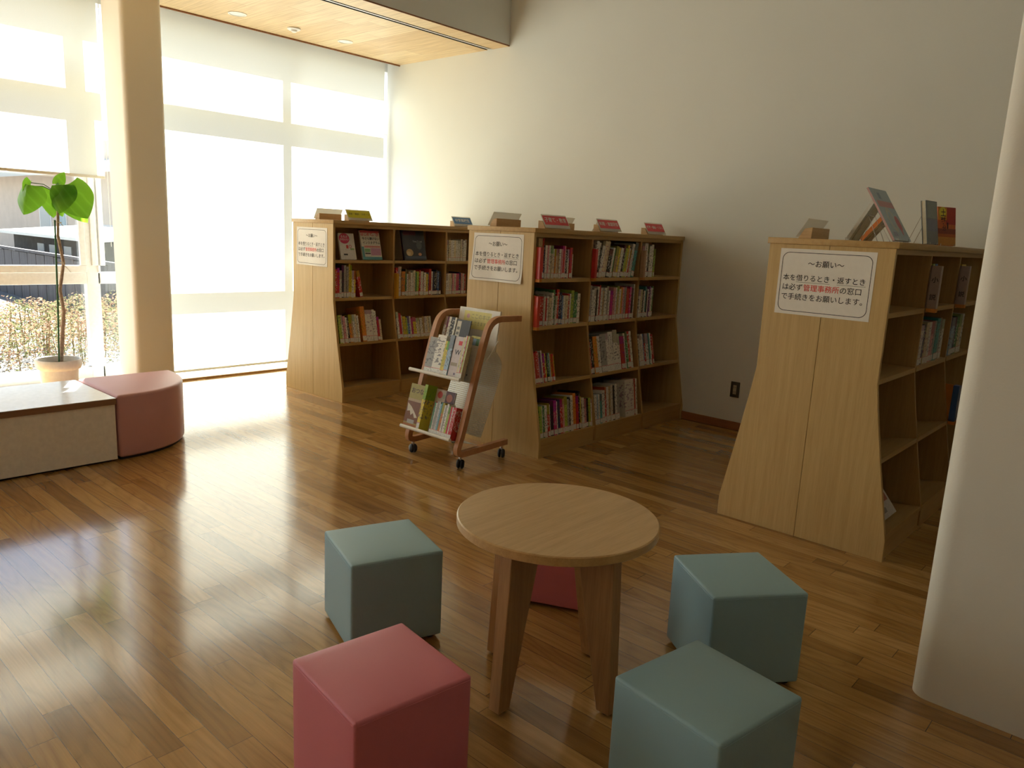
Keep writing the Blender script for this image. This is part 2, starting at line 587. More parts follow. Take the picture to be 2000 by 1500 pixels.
# timber ceiling with the curtain track slot
mb = MB()
mb.box(-6.36, -5.135, -5.0, YB, CZ, CZ+0.06)
mb.box(-5.065, -4.866, -5.0, YB, CZ, CZ+0.06)
struct('ceiling_timber', mb, M_ceil, 0)
mb = MB()
mb.box(-5.135, -5.065, -5.0, YB-0.02, CZ+0.03, CZ+0.05)
mb.box(-5.1349, -5.129, -5.0, YB-0.02, CZ-0.0006, CZ+0.0299)  # liners added to paint the slot walls as dark as their shade
mb.box(-5.071, -5.0651, -5.0, YB-0.02, CZ-0.0006, CZ+0.0299)
struct('trim_track_slot', mb, M_dark, 0)
mb = MB()
mb.box(-5.110, -5.090, -5.0, YB-0.02, CZ+0.001, CZ+0.0299)
struct('trim_track_rail', mb, M_metal, 0)
mb = MB()
mb.box(-6.375, -6.36, -5.0, YB, CZ-0.012, CZ+0.16)
struct('trim_ceiling_edge', mb, M_brown, 0)
struct('trim_bulkhead_shadow_line', MB().box(-4.8655, -4.8625, -5.0, YB, CZ-0.001, CZ+0.010), M_brown, 0)  # brown strip drawn in for the thin shadow gap below the bulkhead
struct('ceiling_blind_pocket', MB().box(-6.90, -4.992, -5.0, 5.36, CZ+0.16, CZ+0.24), M_white, 0)
struct('wall_back_reveal', MB().box(-6.76, -6.561, 5.36, 5.5, 0.0, CZ+0.16), M_white, 0)
struct('wall_left_header', MB().box(-6.76, XW, -5.0, 5.36, 2.93, CZ+0.16), M_white, 0)
struct('baseboard_back', MB().box(-6.25, 4.0, YB-0.012, YB, 0.0, 0.06, 0.003), M_base, 0)
struct('trim_sill', MB().box(-6.90, -6.265, -5.0, YB-0.012, 0.0, 0.014), M_sill, 0)
struct('trim_sill_edge', MB().box(-6.265, -6.25, -5.0, YB-0.012, 0.0, 0.016), M_tantrim, 0)
# pillars: rounded corners
PX0, PX1, PY0, PY1 = -6.31, -5.95, 2.34, 2.635
o = struct('pillar', MB().prism(rrect(PX0, PX1, PY0, PY1, 0.035), 'Z', 0.0, CZ+0.16), M_pillar, 50)
o['label'] = 'plaster pillar standing before the window wall'
o = struct('pillar.001', MB().prism(rrect(-0.475, 0.35, 2.455, 3.10, 0.055, 8), 'Z', 0.0, HZ), M_pillar, 50)
o['label'] = 'plaster pillar at the right edge of the photo'
struct('trim_pillar_foot', MB().prism(rrect(-0.471, 0.346, 2.459, 3.096, 0.055, 8), 'Z', 0.0, 0.006), M_dark, 0)

# ------------------------------------------------------------------ windows (four bays, frames and panes)
FX0, FX1 = -6.72, -6.64
def window(n, y0, y1, mull, sash):
    """outer frame y0..y1, mullions at mull [(a,b)], transoms at two heights"""
    o = empty('window_%d' % n, (FX1, (y0+y1)/2, 0), None, None)
    o['kind'] = 'structure'
    ox, oy = o.location.x, o.location.y
    def bx(mb, a, b, c, d, e, f):
        mb.box(a-ox, b-ox, c-oy, d-oy, e, f, 0.003, 1)
    edges = [y0] + [v for m in mull for v in m] + [y1]
    bays = [(edges[i], edges[i+1]) for i in range(0, len(edges), 2)]
    f = MB()
    for a, b in mull:
        bx(f, FX0, FX1, a, b, 0.0, 2.94)
    for a, b in bays:
        bx(f, FX0, FX1, a, b, 0.0, 0.118)
        bx(f, FX0, FX1, a, b, 0.795, 0.885)
        bx(f, FX0, FX1, a, b, 2.315 if not sash else 2.29, 2.43)
    f.build('frame', M_frame, o, 0)
    for a, b in bays:
        for z0, z1 in ((0.118, 0.795), (0.885, 2.315), (2.43, 2.935)):
            g = MB()
            bx(g, -6.684, -6.678, a-0.004, b+0.004, z0-0.004, z1+0.004)
            g.build('pane', M_glass, o, 0)
        if sash:
            s = MB()
            bx(s, -6.662, -6.625, a+0.002, b-0.002, 0.887, 0.943)
            for e in ((a+0.002, a+0.042), (b-0.042, b-0.002)):
                bx(s, -6.662, -6.625, e[0], e[1], 0.943, 2.24)
            bx(s, -6.662, -6.625, a+0.002, b-0.002, 2.24, 2.287)
            s.build('sash', M_frame, o, 0)
    return o
window(1, 2.355, 5.359, [(4.066, 4.114)], False)
window(2, 0.62, 2.34, [(2.256, 2.3545)], True)
window(3, -1.20, 0.62, [(0.56, 0.62)], True)
window(4, -5.0, -1.20, [(-3.1, -3.04), (-1.26, -1.20)], True)

# roller blinds: one sheet of woven fabric, a bottom bar, a roller and a pull chain
def blind(y0, y1, zb, label, chain=True):
    o = empty('roller_blind', (-6.5, (y0+y1)/2, zb), label, 'blind')
    oy = o.location.y
    b = MB()
    n = 24
    for i in range(n):
        ya, yb_ = y0-oy+(y1-y0)*i/n, y0-oy+(y1-y0)*(i+1)/n
        b.quad((0, ya, 0.0), (0, yb_, 0.0), (0, yb_, CZ+0.10-zb), (0, ya, CZ+0.10-zb))
    b.build('fabric', M_blind, o, 0)
    MB().box(-0.007, 0.008, y0-oy, y1-oy, -0.006, 0.016, 0.003).build('bottom_bar', M_edgebar, o)
    r = MB()
    r.tube([(-0.02, y0-oy, CZ+0.12-zb), (-0.02, y1-oy, CZ+0.12-zb)], 0.022, 14)
    r.build('roller', M_metal, o)
    if chain:
        MB().tube([(0.02, y1-oy+0.012, CZ+0.10-zb), (0.021, y1-oy+0.012, 1.1-zb)], 0.0022, 6).build('pull_chain', M_white, o)
    return o
M_edgebar = plain('blind_bar', (0.62, 0.56, 0.45), 0.4)
blind(2.47, 5.115, 0.028, 'white roller blind lowered to the floor sill beside the back wall', False)
blind(0.60, 2.383, 1.628, 'white roller blind half lowered above the potted plant')
blind(-1.22, 0.56, 1.628, 'white roller blind half lowered in the window bay out of view to the left')

# ------------------------------------------------------------------ ceiling fittings
def downlight(x, y, label, r, name='ceiling_light', cat='ceiling light', group=None):
    o = empty(name, (x, y, CZ), label, cat, group)
    MB().lathe([(r*0.80, 0.0), (r*0.84, -0.006), (r, -0.004), (r, 0.0)], 0, 0, 40).build('trim_ring', M_white, o, 60)
    MB().lathe([(0, -0.004), (r*0.6, -0.004), (r*0.82, -0.001), (r*0.82, 0.0)], 0, 0, 40).build('diffuser', M_white, o, 60)
    return o
downlight(-6.045, 3.279, 'round recessed ceiling light nearer the pillar', 0.072)
downlight(-6.033, 4.301, 'round recessed ceiling light nearer the back wall', 0.068)
sd = empty('smoke_detector', (-6.035, 3.782, CZ), 'small round white detector between the two ceiling lights', 'smoke detector')
MB().lathe([(0.055, 0.0), (0.055, -0.010), (0.046, -0.016), (0.0, -0.016)], 0, 0, 32).build('base', M_white, sd, 40)
MB().lathe([(0.026, -0.0155), (0.024, -0.028), (0.014, -0.034), (0.0, -0.034)], 0, 0, 24).build('sensor_cap', M_white, sd, 40)

# wall outlet
ot = empty('wall_outlet', (-2.434, YB, 0.30), 'brown wall outlet low on the back wall between bookcases', 'outlet')
MB().box(-0.035, 0.035, -0.008, 0.0, -0.058, 0.058, 0.003).build('cover_plate', M_outlet, ot)
ins = MB().box(-0.013, 0.013, -0.0105, -0.0078, -0.034, 0.034, 0.001).build('socket_insert', M_outlet2, ot)
for zc in (-0.017, 0.017):
    for xx in (-0.006, 0.006):
        MB().box(xx-0.0012, xx+0.0012, -0.0112, -0.0104, zc-0.006, zc+0.006).build('socket_slot', M_outlet, ins, 0)

# ------------------------------------------------------------------ bookcases
BCL = 1.735                       # length, from the end panel to the back wall
def fx(z):                        # half width of the flared profile
    pts = ((0, 0.398), (0.10, 0.397), (0.45, 0.330), (0.68, 0.290), (0.78, 0.275), (1.4, 0.275))
    for (a, fa), (b, fb) in zip(pts, pts[1:]):
        if z <= b: return fa + (fb-fa)*(z-a)/(b-a)
    return 0.275
ROWS = ((1.09, 0.0), (0.80, 0.0), (0.455, R(11)), (0.12, R(7)))     # shelf top at its front edge, backward tilt
DIV = (0.02, 0.588, 1.166, BCL)   # near faces of the bays
def profile(half=0, inset=0.0):
    zs = (0.0, 0.05, 0.10, 0.22, 0.34, 0.45, 0.57, 0.68, 0.73, 0.78, 0.84, 1.362)
    rt = [(fx(z)-inset, z) for z in zs]
    if half == 0:
        return rt + [(-x, z) for x, z in rt[::-1]]
    if half > 0:
        return [(0.0008, 0.0)] + rt + [(0.0008, 1.362)]
    return [(-0.0008, 0.0), (-0.0008, 1.362)] + [(-x, z) for x, z in rt[::-1]]
def bookcase(c, y0, label, proto=None):
    if proto:
        o = proto.copy(); COL.objects.link(o); o.location = (c, y0, 0); o['label'] = label
        for ch in proto.children:
            d = ch.copy(); COL.objects.link(d); d.parent = o
        return o
    o = empty('bookcase', (c, y0, 0), label, 'bookcase', 'flared double-sided wooden bookcases')
    L = BCL
    for h in (1, -1):
        MB().prism(profile(h), 'Y', 0.0, 0.02, 0.0012, 1).build('end_panel', M_beech, o, 20)
    MB().prism(profile(0, 0.002), 'Y', L-0.02, L).build('end_panel', M_beech, o, 20)
    t = MB().box(-0.286, 0.286, -0.006, L, 1.362, 1.39, 0.003)
    t.build('top_panel', M_beechh, o)
    t = MB()
    for s in (1, -1):
        t.box(min(s*0.246, s*0.268), max(s*0.246, s*0.268), 0.0205, L-0.0205, 1.338, 1.3615)
    t.build('top_rail', M_beechh, o, 0)
    MB().box(-0.008, 0.008, 0.0205, L-0.0205, 0.02, 1.3615).build('back_panel', M_beech_shaded, o, 0)
    for yd in DIV[1:3]:
        for s in (1, -1):
            pr = [(s*0.009, 0.02)] + [(s*(fx(z)-0.004), z) for z in (0.02, 0.10, 0.34, 0.57, 0.68, 0.78, 1.3375)] + [(s*0.009, 1.3375)]
            MB().prism(pr, 'Y', yd-0.009, yd+0.009).build('divider', M_beech_shaded, o, 0)
    k = MB()
    for s in (1, -1):
        k.box(min(s*0.372, s*0.388), max(s*0.372, s*0.388), 0.0205, L-0.0205, 0.0, 0.097)
    k.build('kick_board', M_beechh, o, 0)
    for i, (z, tl) in enumerate(ROWS):
        th = 0.022
        for b in range(3):
            ya = (DIV[b] + (0.0005 if b == 0 else 0.0095))
            yb_ = (DIV[b+1] - (0.0205 if b == 2 else 0.0095))
            for s in (1, -1):
                xf = fx(z) - 0.001
                xb = 0.0085
                dz = math.tan(tl)*(xf-xb)
                pts = [(s*xf, z), (s*xf, z-th), (s*xb, z-th-dz), (s*xb, z-dz)]
                MB().prism(pts, 'Y', ya, yb_).build('shelf', M_beechh, o, 0)
    return o
M_beech_shaded = wood('beech_inside_shaded', (0.38, 0.225, 0.080), (0.46, 0.285, 0.11), (30, 30, 1.0))  # same beech, darkened in colour for the shade inside the shelves
CASES = {'window': (-5.195, 3.405), 'middle': (-3.245, 3.462), 'pillar': (-1.25, 3.462)}
bc = bookcase(-5.195, 3.405, 'flared wooden bookcase nearest the window blind, its bottom shelves empty')
bookcase(-3.245, 3.462, 'flared wooden bookcase in the middle, behind the wheeled book cart', bc)
bookcase(-1.25, 3.462, 'flared wooden bookcase at right, half hidden by the pillar', bc)

# ------------------------------------------------------------------ notices taped to the end panels
def notice(name, label, x0, x1, z0, z1, y, skew=0.0, bulge=None, group=None):
    o = empty(name, ((x0+x1)/2, y, (z0+z1)/2), label, 'notice', group)
    W, H = x1-x0, z1-z0
    def off(x, z):
        d = -0.0015
        if bulge: d -= bulge(x/W, z/H)
        return d
    def xf(dy):
        return lambda x, z: (x, off(x, z)-dy, z + skew*x)
    g = MB()
    n, m = 20, 14
    P = lambda i, j: (-W/2+W*i/n, -H/2+H*j/m)
    f0 = xf(0)
    grid = [[g.bm.verts.new(f0(*P(i, j))) for j in range(m+1)] for i in range(n+1)]
    for i in range(n):
        for j in range(m):
            g.bm.faces.new((grid[i][j], grid[i+1][j], grid[i+1][j+1], grid[i][j+1]))
    sh = g.build('sheet', M_paper, o, 60)
    # border line
    b = MB()
    a = rrect(-W/2+0.012, W/2-0.014, -H/2+0.014, H/2-0.016, 0.032, 8)
    c = rrect(-W/2+0.0145, W/2-0.0165, -H/2+0.0165, H/2-0.0185, 0.030, 8)
    def dens(p):
        q = []
        for u, v in zip(p, p[1:]+p[:1]):
            k = max(1, int(math.hypot(u[0]-v[0], u[1]-v[1])/0.02))
            for i in range(k): q.append((u[0]+(v[0]-u[0])*i/k, u[1]+(v[1]-u[1])*i/k))
        return q
    a_, c_ = dens(a), []
    for (x, z) in a_:
        l = math.hypot(x, z)
        c_.append(min(((u, v) for u, v in dens(c)), key=lambda q: (q[0]-x)**2+(q[1]-z)**2))
    f1 = xf(0.0006)
    va = [b.bm.verts.new(f1(*p)) for p in a_]; vc = [b.bm.verts.new(f1(*p)) for p in c_]
    for i in range(len(va)):
        j = (i+1) % len(va)
        b.bm.faces.new((va[i], va[j], vc[j], vc[i]))
    b.build('border_line', M_ink, sh, 0)
    k = W/0.42
    sz = 0.0345*k
    def put(txt, x, z, s, mat, nm, al='CENTER'):
        me = text_mesh(txt, s, mat, lambda u, v: f1(u+x, v+z), al, 0.0002, nm)
        add_mesh(nm, me, sh)
    top = H/2
    put('～お願い～', 0.0, top-0.066*k, 0.032*k, M_ink, 'heading_text')
    put('本を借りるとき・返すとき', -0.004, top-0.131*k, 0.0305*k, M_ink, 'body_text')
    u0 = -0.004-6*0.0305*k
    put('は必ず', u0, top-0.174*k, sz*0.93, M_ink, 'body_text', 'LEFT')
    put('管理事務所', u0+0.098*k, top-0.174*k, sz*0.93, M_redink, 'red_text', 'LEFT')
    put('の窓口', u0+0.098*k+5*sz*0.93, top-0.174*k, sz*0.93, M_ink, 'body_text', 'LEFT')
    put('で手続きをお願いします。', u0, top-0.217*k, 0.0318*k, M_ink, 'body_text', 'LEFT')
    ul = MB()
    for ua, ub in ((2.05, 7.0), (8.0, 12.0)):
        xa, xb = u0+ua*0.0305*k, u0+ub*0.0305*k
        z = top-0.149*k
        for i in range(8):
            p, q = xa+(xb-xa)*i/8, xa+(xb-xa)*(i+1)/8
            ul.quad(f1(p, z), f1(q, z), f1(q, z+0.0012), f1(p, z+0.0012))
    ul.build('underline', M_ink, sh, 0)
    return o
NG = 'borrowing notices on the bookcase ends'
notice('notice', 'white paper notice on the end of the bookcase nearest the pillar', -1.468, -1.046, 1.046, 1.343, 3.462, 0.0, None, NG)
notice('notice', 'white paper notice with curling corner above the book cart', -3.470, -3.050, 1.053, 1.347, 3.462, 0.0,
       lambda u, v: 0.022*max(0, (-u-0.1))**1.5*max(0, 0.5-v)**1.5*4 + 0.012*max(0, -v-0.1)**2*4 + 0.004*(1+math.sin(u*9+v*3))*(0.5-v), NG)
notice('notice', 'white paper notice on the end of the bookcase nearest the window', -5.412, -4.994, 1.033, 1.327, 3.405, 0.0,
       lambda u, v: 0.003*(1+math.sin(u*8))*(0.5-v), NG)

# ------------------------------------------------------------------ wedge shaped sign holders on top of the bookcases
def sign(x, y, side, length, col, txt, label, zt=1.39, tcol=None, group='category signs on the bookcases', blank=False):
    """side +1: plate faces +X. Wooden wedge carrying a tilted plate"""
    o = empty('category_sign', (x, y, zt), label, 'sign', group)
    L = length
    MB().prism([(0.0, 0.0), (side*0.060, 0.0), (side*0.0345, 0.044), (0.0, 0.050)], 'Y', 0.008, L-0.025, 0.001, 1).build('wooden_block', M_beechs, o, 0)
    # plate lies on the slope
    a = Vector((side*0.0685, 0.006)); b = Vector((side*0.018, 0.088))
    d = (b-a).normalized(); nrm = Vector((d.y, -d.x))*side
    t = 0.0035
    ppts = [tuple(a), tuple(b), tuple(b+nrm*t), tuple(a+nrm*t)]
    pl = MB().prism(ppts, 'Y', 0.0, L, 0.0006, 1).build('plate', M_plate, o, 0)
    def onp(u, v, e=0.0008):           # u along Y (0..L), v up the slope (0..|ab|)
        q = a + d*v + nrm*(t+e)
        return (q.x, u, q.y)
    hh = (b-a).length
    if not blank:
        m = plain('sign_'+label.split()[0], col, 0.5, 0.4)
        f = MB()
        f.quad(onp(0.006, hh*0.22), onp(L-0.006, hh*0.22), onp(L-0.006, hh*0.90), onp(0.006, hh*0.90))
        f.build('coloured_face', m, pl, 0)
        sz = min(0.036, (L-0.03)/max(1, len(txt)))
        s_ = 1 if side > 0 else -1
        me = text_mesh(txt, sz, tcol or M_paper, lambda u, v: onp(L/2 + s_*u, hh*0.56+v, 0.0016), 'CENTER', 0.0004, 'lettering')
        add_mesh('lettering', me, pl)
    return o
_pt = NT('milky_acrylic')
_d = _pt.n('BsdfDiffuse'); _d.inputs[0].default_value = (0.80, 0.79, 0.75, 1)
_q = _pt.n('BsdfTranslucent'); _q.inputs[0].default_value = (0.80, 0.78, 0.72, 1)
_m = _pt.n('MixShader'); _m.inputs[0].default_value = 0.5
_pt.l(_d.outputs[0], _m.inputs[1]); _pt.l(_q.outputs[0], _m.inputs[2]); _pt.l(_m.outputs[0], _pt.out.inputs[0])
M_plate = _pt.m
M_beechs = wood('sign_block_wood', (0.50, 0.31, 0.14), (0.62, 0.42, 0.21), (3, 3, 60))
M_signtxt = plain('dark_olive_ink', (0.16, 0.15, 0.02), 0.6)
RED = (0.68, 0.06, 0.075)
sign(-5.30, 3.530, -1, 0.245, RED, '', 'wooden sign holder seen from behind on the bookcase nearest the window', blank=True)
sign(-5.10, 3.625, 1, 0.235, (0.56, 0.52, 0.02), '芸術・美術・スポーツ', 'yellow category sign on the bookcase nearest the window', tcol=M_signtxt)
sign(-5.10, 4.765, 1, 0.235, (0.10, 0.23, 0.50), '中学高校生', 'blue category sign just left of the middle bookcase')
sign(-3.34, 3.515, -1, 0.262, RED, '', 'wooden sign holder seen from behind above the curling notice', blank=True)
sign(-3.155, 3.700, 1, 0.25, RED, '子育て・教育', 'leftmost red category sign on top of the middle bookcase')
sign(-3.155, 4.285, 1, 0.25, RED, '料理・家庭園芸', 'second of three red category signs on the middle bookcase')
sign(-3.155, 4.880, 1, 0.25, RED, '健康・福祉・くらし', 'red category sign at the far wall end of the middle bookcase')
sign(-3.34, 4.10, -1, 0.245, RED, '', 'sign holder partly hidden behind the leftmost red category sign', blank=True)
sign(-3.34, 4.62, -1, 0.235, RED, '', 'sign holder partly hidden behind the second red category sign', blank=True)
sign(-1.345, 3.475, -1, 0.245, RED, '', 'wooden sign holder seen from behind on the bookcase at right', blank=True)

# ------------------------------------------------------------------ books
PAL = {'w': ('white', (0.72, 0.70, 0.64)), 'c': ('cream', (0.66, 0.57, 0.38)), 'r': ('red', (0.52, 0.035, 0.035)), 'k': ('black', (0.025, 0.024, 0.028)),
       'n': ('navy', (0.025, 0.035, 0.11)), 'b': ('blue', (0.06, 0.16, 0.40)), 'a': ('pale blue', (0.36, 0.50, 0.62)), 'g': ('green', (0.06, 0.24, 0.09)),
       'l': ('lime', (0.38, 0.52, 0.09)), 'y': ('yellow', (0.68, 0.54, 0.06)), 'o': ('orange', (0.66, 0.24, 0.04)), 'p': ('pink', (0.66, 0.30, 0.32)),
       'm': ('magenta', (0.52, 0.04, 0.20)), 't': ('tan', (0.48, 0.33, 0.17)), 'e': ('grey', (0.36, 0.35, 0.33)), 'd': ('brown', (0.20, 0.10, 0.05)),
       'q': ('teal', (0.08, 0.33, 0.33)), 'u': ('purple', (0.20, 0.08, 0.22))}
def book_proto():
    c = MB()      # unit book: spine at x = 0, depth along -x, thickness along y, height along z
    c.box(-1.0, 0.0, 0.0, 0.07, 0, 1)
    c.box(-1.0, 0.0, 0.93, 1.0, 0, 1)
    c.box(-0.03, 0.0, 0.0701, 0.9299, 0, 1)
    me = c.mesh('book', M_book, 0)
    o = bpy.data.objects.new('book', me)
    COL.objects.link(o)
    p = MB().box(-0.97, -0.0305, 0.071, 0.929, 0.02, 0.98)
    p.build('page_block', M_pages, o, 0)
    l = MB()
    l.quad((0.002, 0.02, 0.025), (0.002, 0.98, 0.025), (0.002, 0.98, 0.175), (0.002, 0.02, 0.175))
    l.build('call_number_sticker', M_call, o, 0)
    tag(o, 'book', 'book')
    return o
PROTO = book_proto()
PROTO_USED = [False]
NB = [0]
def book(mtx, d, t, h, col, label, group, sticker=True):
    if not PROTO_USED[0]:
        o = PROTO; PROTO_USED[0] = True
        kids = list(o.children)
    else:
        o = PROTO.copy(); COL.objects.link(o)
        kids = []
        for ch in PROTO_KIDS:
            if ch.name.startswith('call') and not sticker: continue
            k = ch.copy(); COL.objects.link(k); k.parent = o
            kids.append(k)
    o.matrix_world = mtx @ Matrix.Diagonal((d, t, h, 1))
    o.color = (*col, 1)
    for k in kids: k.color = (*col, 1)
    tag(o, label, 'book', group)
    NB[0] += 1
    return o
PROTO_KIDS = list(PROTO.children)
ORD = ('zeroth first second third fourth fifth sixth seventh eighth ninth tenth eleventh twelfth thirteenth fourteenth fifteenth sixteenth seventeenth '
       'eighteenth nineteenth twentieth twenty-first twenty-second twenty-third twenty-fourth twenty-fifth twenty-sixth twenty-seventh').split()
SHELFN = ('top', 'second', 'third', 'bottom')
BAYN = ('left', 'middle', 'right')
CASEN = {'window': 'bookcase by the window', 'middle': 'middle bookcase', 'pillar': 'bookcase by the pillar'}
rb = random.Random(11)
def jit(c, f=0.12):
    k = 1 + rb.uniform(-f, f)
    return tuple(min(0.85, x*k) for x in c)
def shelf_books(case, row, bay, y_start, y_end, spec, lean=0.0, front=0.012, depth=None, n0=0):
    """spec: tokens colour+height in cm (optional *relative thickness), packed from y_start to y_end, left to right"""
    cx, cy = CASES[case]
    z, tl = ROWS[row]
    toks = spec.split()
    items = []
    for tk in toks:
        th = 1.0
        if '*' in tk:
            tk, q = tk.split('*'); th = float(q)
        items.append((tk[0], float(tk[1:])/100, th*rb.uniform(0.8, 1.2)))
    cl = math.cos(abs(lean))
    span = (y_end-y_start)
    if lean: span -= max(h for _, h, _ in items)*math.sin(abs(lean))
    tot = sum(t for _, _, t in items)
    y = y_start + (items[0][1]*math.sin(-lean) if lean < 0 else 0)
    grp = 'books on the %s shelf of the %s, %s bay' % (SHELFN[row], CASEN[case], BAYN[bay])
    for i, (ck, h, t) in enumerate(items):
        pitch = span*t/tot
        th = max(0.004, pitch*cl - 0.0006)
        d = depth or min(0.2, h*0.70)
        fr = front + rb.uniform(0, 0.008)
        xf = fx(z) - fr
        name, rgb = PAL[ck]
        size = 'thin' if th < 0.013 else ('thick' if th > 0.026 else ('tall' if h > 0.245 else ('small' if h < 0.185 else 'medium')))
        lab = '%s %s book, %s from left, %s shelf, %s bay of %s' % (size, name, ORD[n0+i+1], SHELFN[row], BAYN[bay], CASEN[case])
        zz = z - math.tan(tl)*fr/1.0 + 0.0006 + (th*math.sin(lean) if lean > 0 else 0)
        m = Matrix.Translation((cx + xf, y, zz)) @ Matrix.Rotation(-tl, 4, 'Y') @ Matrix.Rotation(-lean, 4, 'X')
        book(m, d, th, h, jit(rgb), lab, grp)
        y += pitch
def py(case, px_y):  # convenience: absolute y
    return px_y

def marker(case, row, y, col, txt, label, txtcol=None, th=0.024, h=0.2, wood_col=(0.62, 0.23, 0.04), bo=0.0):
    """category divider: a board standing at the shelf edge with a coloured strip on its front"""
    cx, cy = CASES[case]
    z, tl = ROWS[row]
    P = 0.042 if txt else 0.030          # how far the coloured block stands out before the shelf
    o = empty('shelf_divider_sign', (cx + fx(z) + P + 0.003, y, z+0.0006), label, 'shelf sign', 'category divider signs standing on the shelves')
    m = plain('divider_board', wood_col, 0.5)
    MB().box(-0.15-P, -P-0.0003, bo, max(bo+0.006, th*0.5), 0.0, h, 0.001, 1).build('board', plain('divider_board', col, 0.5) if txt else m, o, 0)
    s = MB().box(-P, 0.0, 0.0, th, 0.0, h-0.002, 0.0015, 2).build('coloured_block', plain('divider_strip', col, 0.28, 0.6), o, 0)
    MB().box(-P, 0.001, 0.0, th, -0.018, -0.0004, 0.0005, 1).build('foot_lip', m, o, 0)
    for i, ch in enumerate(txt):
        zc = h*(0.66 - 0.40*i/(max(1, len(txt)-1)))
        me = text_mesh(ch, 0.030, txtcol or M_ink, lambda u, v: (-P/2+u, -0.0006, zc+v), 'CENTER', 0.0003, 'lettering')
        add_mesh('lettering', me, s)
    return o
REDS = (0.55, 0.04, 0.035)
# --- bookcase by the window
shelf_books('window', 1, 0, 3.432, 3.625, 'r22 r23 w21 k25 e25 e24 y26*.9 y25*.6 w21 y21*.7')
shelf_books('window', 1, 0, 3.629, 3.702, 'r21', lean=-R(12), n0=10)
shelf_books('window', 1, 1, 4.03, 4.53, 'r23 w24 c24 o20*1.5 g22*.6 w18 c20 w19 w20*.7 c21 g19 l20*1.3 r21*.7 w20 p20*.7 w19 y18 b19*.7 r22*1.4 w20*.6 n20 k20 n21 b20*.8 k20')
shelf_books('window', 1, 2, 4.59, 4.83, 'w18 w18*.8 c18 w18 p18 w18*.8 p18*.7 m18*1.3 n19 p18 w18 r17')
shelf_books('window', 2, 0, 3.445, 3.64, 'l22*1.2 w22 p21 w20*.7 k21*.6 o22 t22*.7 w22 c22 w21')
shelf_books('window', 2, 0, 3.665, 3.86, 'o28*1.1 w25*1.8 w25*.8 w24*.6 r19*.6 c17*.6', n0=10)
shelf_books('window', 2, 1, 4.02, 4.40, 'w22 r21*1.1 w19*.6 y18*1.4 l17*.7 b18 w18*.6 m16*.9 y17*1.4 w16 c16*.7 w16 t17 w17*.6 w17 c17 w17')
shelf_books('window', 0, 2, 4.59, 4.83, 'w18 c18 w18 w18*.8 c18 w18 w18 c19 w19*.7 w18 w19')
marker('window', 1, 3.998, (0.58, 0.30, 0.015), '', 'yellow divider sign at the left end of the full middle shelf by the window', wood_col=(0.58, 0.30, 0.02), h=0.19, bo=0.0051)
# --- middle bookcase
marker('middle', 0, 3.487, REDS, '', 'glossy red divider sign at the left end of the top shelf, middle bookcase', h=0.19)
shelf_books('middle', 0, 0, 3.525, 3.865, 't24*1.2 t24 r24*.6 n20 w20 p20 w20*1.2 c20 w18 o18 c18 t18*.8 w18 p18 r20 p20*.8 k17 w18 r19*1.4 w15*.6')
marker('middle', 0, 4.042, REDS, '', 'dark red divider sign starting the middle bay of the top shelf', h=0.19, bo=0.0181)
shelf_books('middle', 0, 1, 4.075, 4.611, 'w24 w23*.8 k20*.5 w21 c24*1.3 c24 k19*1.2 w20*.6 g20*.6 t21 y20*.7 w20 k22*.8 l20 y22*.8 w20*.6 r19*.6 w23*1.3 q24*1.1', lean=R(10))
marker('middle', 0, 4.620, (0.42, 0.26, 0.16), '', 'faded tan divider sign starting the right bay of the top shelf', h=0.19, wood_col=(0.5, 0.22, 0.07), bo=0.0181)
shelf_books('middle', 0, 2, 4.665, 4.84, 'c22 w24*1.3 k23*.6 w22 w23 l20*.7')
marker('middle', 1, 3.487, (0.60, 0.06, 0.035), '', 'bright red divider sign on the second shelf of the middle bookcase', h=0.19)
shelf_books('middle', 1, 0, 3.522, 3.965, 'g19 t18 r18*1.1 w18*.6 r17*.7 w18 c17*1.1 w20*.8 g22 w18*.6 r22*1.2 n20 b18*.6 w18 c18 r19*1.1 w19*.6 l21*1.2 g20*1.3 w19')
shelf_books('middle', 1, 1, 4.065, 4.60, 'e24 w21 w22 k21*.5 w23 r24*.5 w22 t20*.8 w22 e23 w20*.6 m20*1.1 p22 w22*.8 t23 w21 o22*.8 p22*.8 e22 r21*1.2 m22*.9 k21 w24*.6')
shelf_books('middle', 1, 2, 4.665, 4.86, 'w20 c20*1.2 k20*.6 w19*.8 q22*.7 k19 w20*.7 u22 w21 g22*.9')
shelf_books('middle', 2, 0, 3.492, 3.70, 'w22*.8 r19 r20 p19*.7 u19 w20*.6 r18 y18*1.2 k18*.7 g18 a18*.6 o17*1.1 r17 y16*.8')
shelf_books('middle', 2, 1, 4.065, 4.58, 'r22*.7 k25*1.2 o25*1.3 w25*1.1 e26*1.8 w26 w27*.9 w27 w28*1.7 w25*.8 r23*1.3 w25*.6 g26*.6 r26*.8 w26*.8')
shelf_books('middle', 2, 2, 4.665, 4.86, 'w20*.8 w22 w23*.8 b23*.6 r16*.8 w23*1.3 q23*.6 w23 r22*.7')
shelf_books('middle', 3, 0, 3.495, 4.04, 'l20 w20*.7 g20*.7 w20*1.2 r21*.9 w20*.5 k22*1.2 m22*1.2 w21*.5 n22 r22*1.3 p22*.7 l23*1.2 e21 k22*.7 w23*1.1 o24*1.3 r22*1.1 k25*.5 y21*.8 w20 p19*1.3 k19*1.1 l19*.8 w18')
shelf_books('middle', 3, 1, 4.065, 4.36, 'w20 a20*.8 w20*.8 q20*.8 w22 r24*.8 w24 t24*1.1 w25*.8 k24*1.2 w25*.7 e25')
